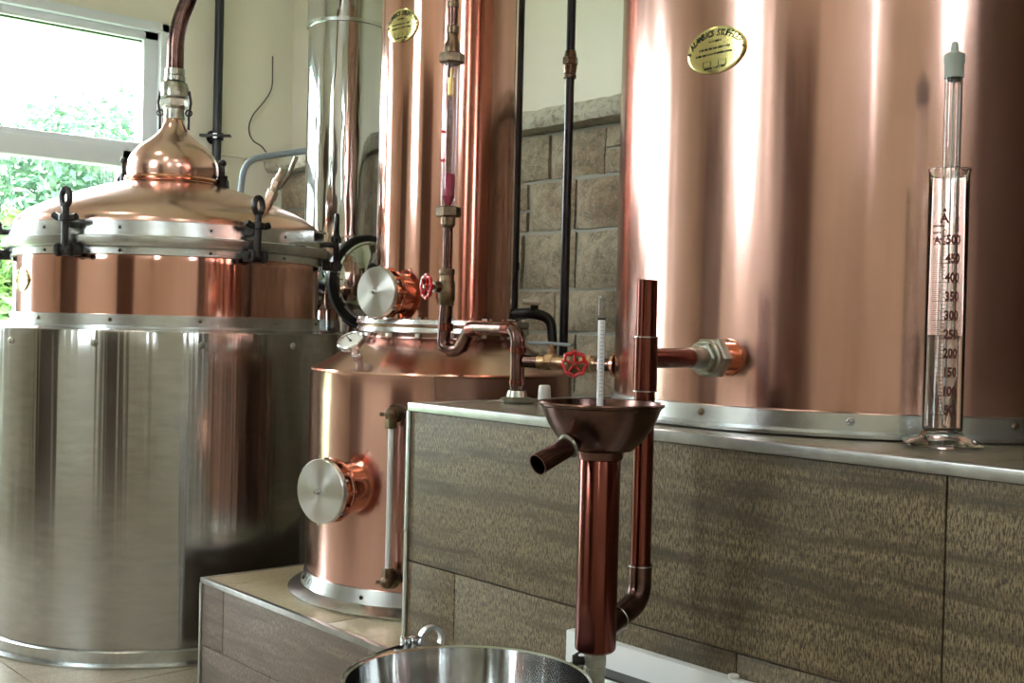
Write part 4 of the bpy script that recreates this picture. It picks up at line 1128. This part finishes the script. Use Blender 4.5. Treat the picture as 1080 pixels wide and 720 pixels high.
# maker's mark: letter A in a box with an arrow head over it, small lines of print
zA = mz(236)
text_into(b, 'A', .0155, lambda x, y: onc(x-.0045, zA+y), 0, 'CENTER', .0005)
for (u0, u1, v0, v1) in ((-.0105, .0015, -.001, -.0003), (-.0105, .0015, .0112, .0119)):
    vs = [b.bm.verts.new(onc(u, zA+v)) for u, v in ((u0, v0), (u1, v0), (u1, v1), (u0, v1))]; b.bm.faces.new(vs)
for u in (-.0105, .0010):
    vs = [b.bm.verts.new(onc(u_, zA+v)) for u_, v in ((u, -.001), (u+.0006, -.001), (u+.0006, .0119), (u, .0119))]; b.bm.faces.new(vs)
vs = [b.bm.verts.new(onc(u_, zA+v)) for u_, v in ((-.0075, .0145), (-.0015, .0145), (-.0045, .0190))]; b.bm.faces.new(vs)
text_into(b, 'BORO', .0075, lambda x, y: onc(-.001-y, zA-.024+x+.004), 0, 'CENTER', .0001)
text_into(b, 'BORO', .0075, lambda x, y: onc(.0145-y, zA-.002+x), 0, 'CENTER')
rn = random.Random(5)
for v, n_m in ((-.006, 9), (-.015, 6), (-.0235, 7)):   # print too small to read
    for k in range(n_m):
        u = -.020+k*.0019; vs = [b.bm.verts.new(onc(u_, zA+v+q)) for u_, q in ((u, 0), (u+rn.uniform(.0009, .0017), 0), (u+.0013, .0030), (u, rn.uniform(.002, .0034)))]; b.bm.faces.new(vs)
b.build('graduations', 'scale_ink', t, flat=True)
# spirit inside, and the instrument standing in it
hyb = Vector((MC.x, MC.y, H1+.0275))+R0*.002
lvl = mz(353)
sp = thing('clear_spirit', (MC.x, MC.y, H1+.024), 'clear spirit filling the measuring cylinder up to the 250 line', 'liquid')
b = B(); b.lathe([(0, H1+.0249), (gi-.0045, H1+.0249), (gi-.0006, H1+.028), (gi-.0006, lvl), (0, lvl-.0005)], 64, T(MC.x, MC.y, 0)); b.build('liquid', 'water', sp)
t = thing('alcoholmeter', hyb, 'long clear glass alcohol meter with grey rubber cap standing in the measuring cylinder', 'alcohol meter')
hr = .0116; zc1 = mz(82); zc2 = mz(44)
hq = Vector((hyb.x, hyb.y, 0))
b = B(); b.lathe([(0, hyb.z+.001), (.003, hyb.z+.004), (hr*.8, hyb.z+.055), (hr, hyb.z+.07), (hr, zc1+.004), (hr-.0011, zc1+.004), (hr-.0011, hyb.z+.072), (.001, hyb.z+.012), (0, hyb.z+.012)], 40, T(hq)); b.build('glass_body', 'glass', t)
b = B(); b.cyl(hq+Vector((0, 0, hyb.z+.02)), hq+Vector((0, 0, zc1-.002)), .0014, 12); b.build('inner_stem', 'milk_glass', t)
b = B(); b.lathe([(0, zc1-.004), (hr-.0015, zc1-.004), (hr-.0015, zc1+.001), (0, zc1+.001)], 32, T(hq)); b.build('seal', 'rubber', t)
b = B(); b.lathe([(hr+.0002, zc1), (hr+.0012, zc1), (hr+.0012, zc1+.018), (hr+.0022, zc1+.020), (hr+.0022, zc1+.031), (.0055, zc1+.036), (.0048, zc1+.045), (.0035, zc2), (0, zc2+.0005)], 32, T(hq)); b.build('rubber_cap', 'grey_cap', t)

# ------------------------------------------------------------------ unseen ceiling lamps, added for fill and metal highlights
for i, (x_, y_) in enumerate(((1.9, -.9), (.4, -1.7), (-1.2, -1.2), (1.2, -2.6))):
    t = thing('added_ceiling_lamp', (x_, y_, ZC), 'added round warm ceiling lamp, out of view, for fill and reflections', 'lamp', 'added ceiling lamps')
    b = B(); b.lathe([(0, ZC-.001), (.17, ZC-.001), (.17, ZC-.03), (.16, ZC-.035), (.16, ZC-.02), (0, ZC-.02)], 40, T(x_, y_, 0)); b.build('lamp_housing', 'steel_ring', t)
    b = B(); b.lathe([(0, ZC-.022), (.158, ZC-.022), (.158, ZC-.036), (.10, ZC-.050), (0, ZC-.055)], 40, T(x_, y_, 0)); b.build('diffuser', 'lamp', t)

# ------------------------------------------------------------------ world, sun
w = bpy.data.worlds.new('world'); scn.world = w; w.use_nodes = True; nt = w.node_tree
bg = nt.nodes['Background']
tc = N(nt, 'ShaderNodeTexCoord'); sp_ = N(nt, 'ShaderNodeSeparateXYZ'); nt.links.new(tc.outputs['Generated'], sp_.inputs[0])
c = ramp(nt, sp_.outputs[2], [(0, (.75, .85, .92, 1)), (.25, (.93, .97, 1, 1)), (1, (.72, .85, 1, 1))])
nt.links.new(c, bg.inputs[0]); bg.inputs[1].default_value = 26.0
scn.view_settings.view_transform = 'Standard'; scn.view_settings.look = 'None'; scn.view_settings.gamma = 1
scn.view_settings.use_curve_mapping = False
scn.view_settings.exposure = 0.2
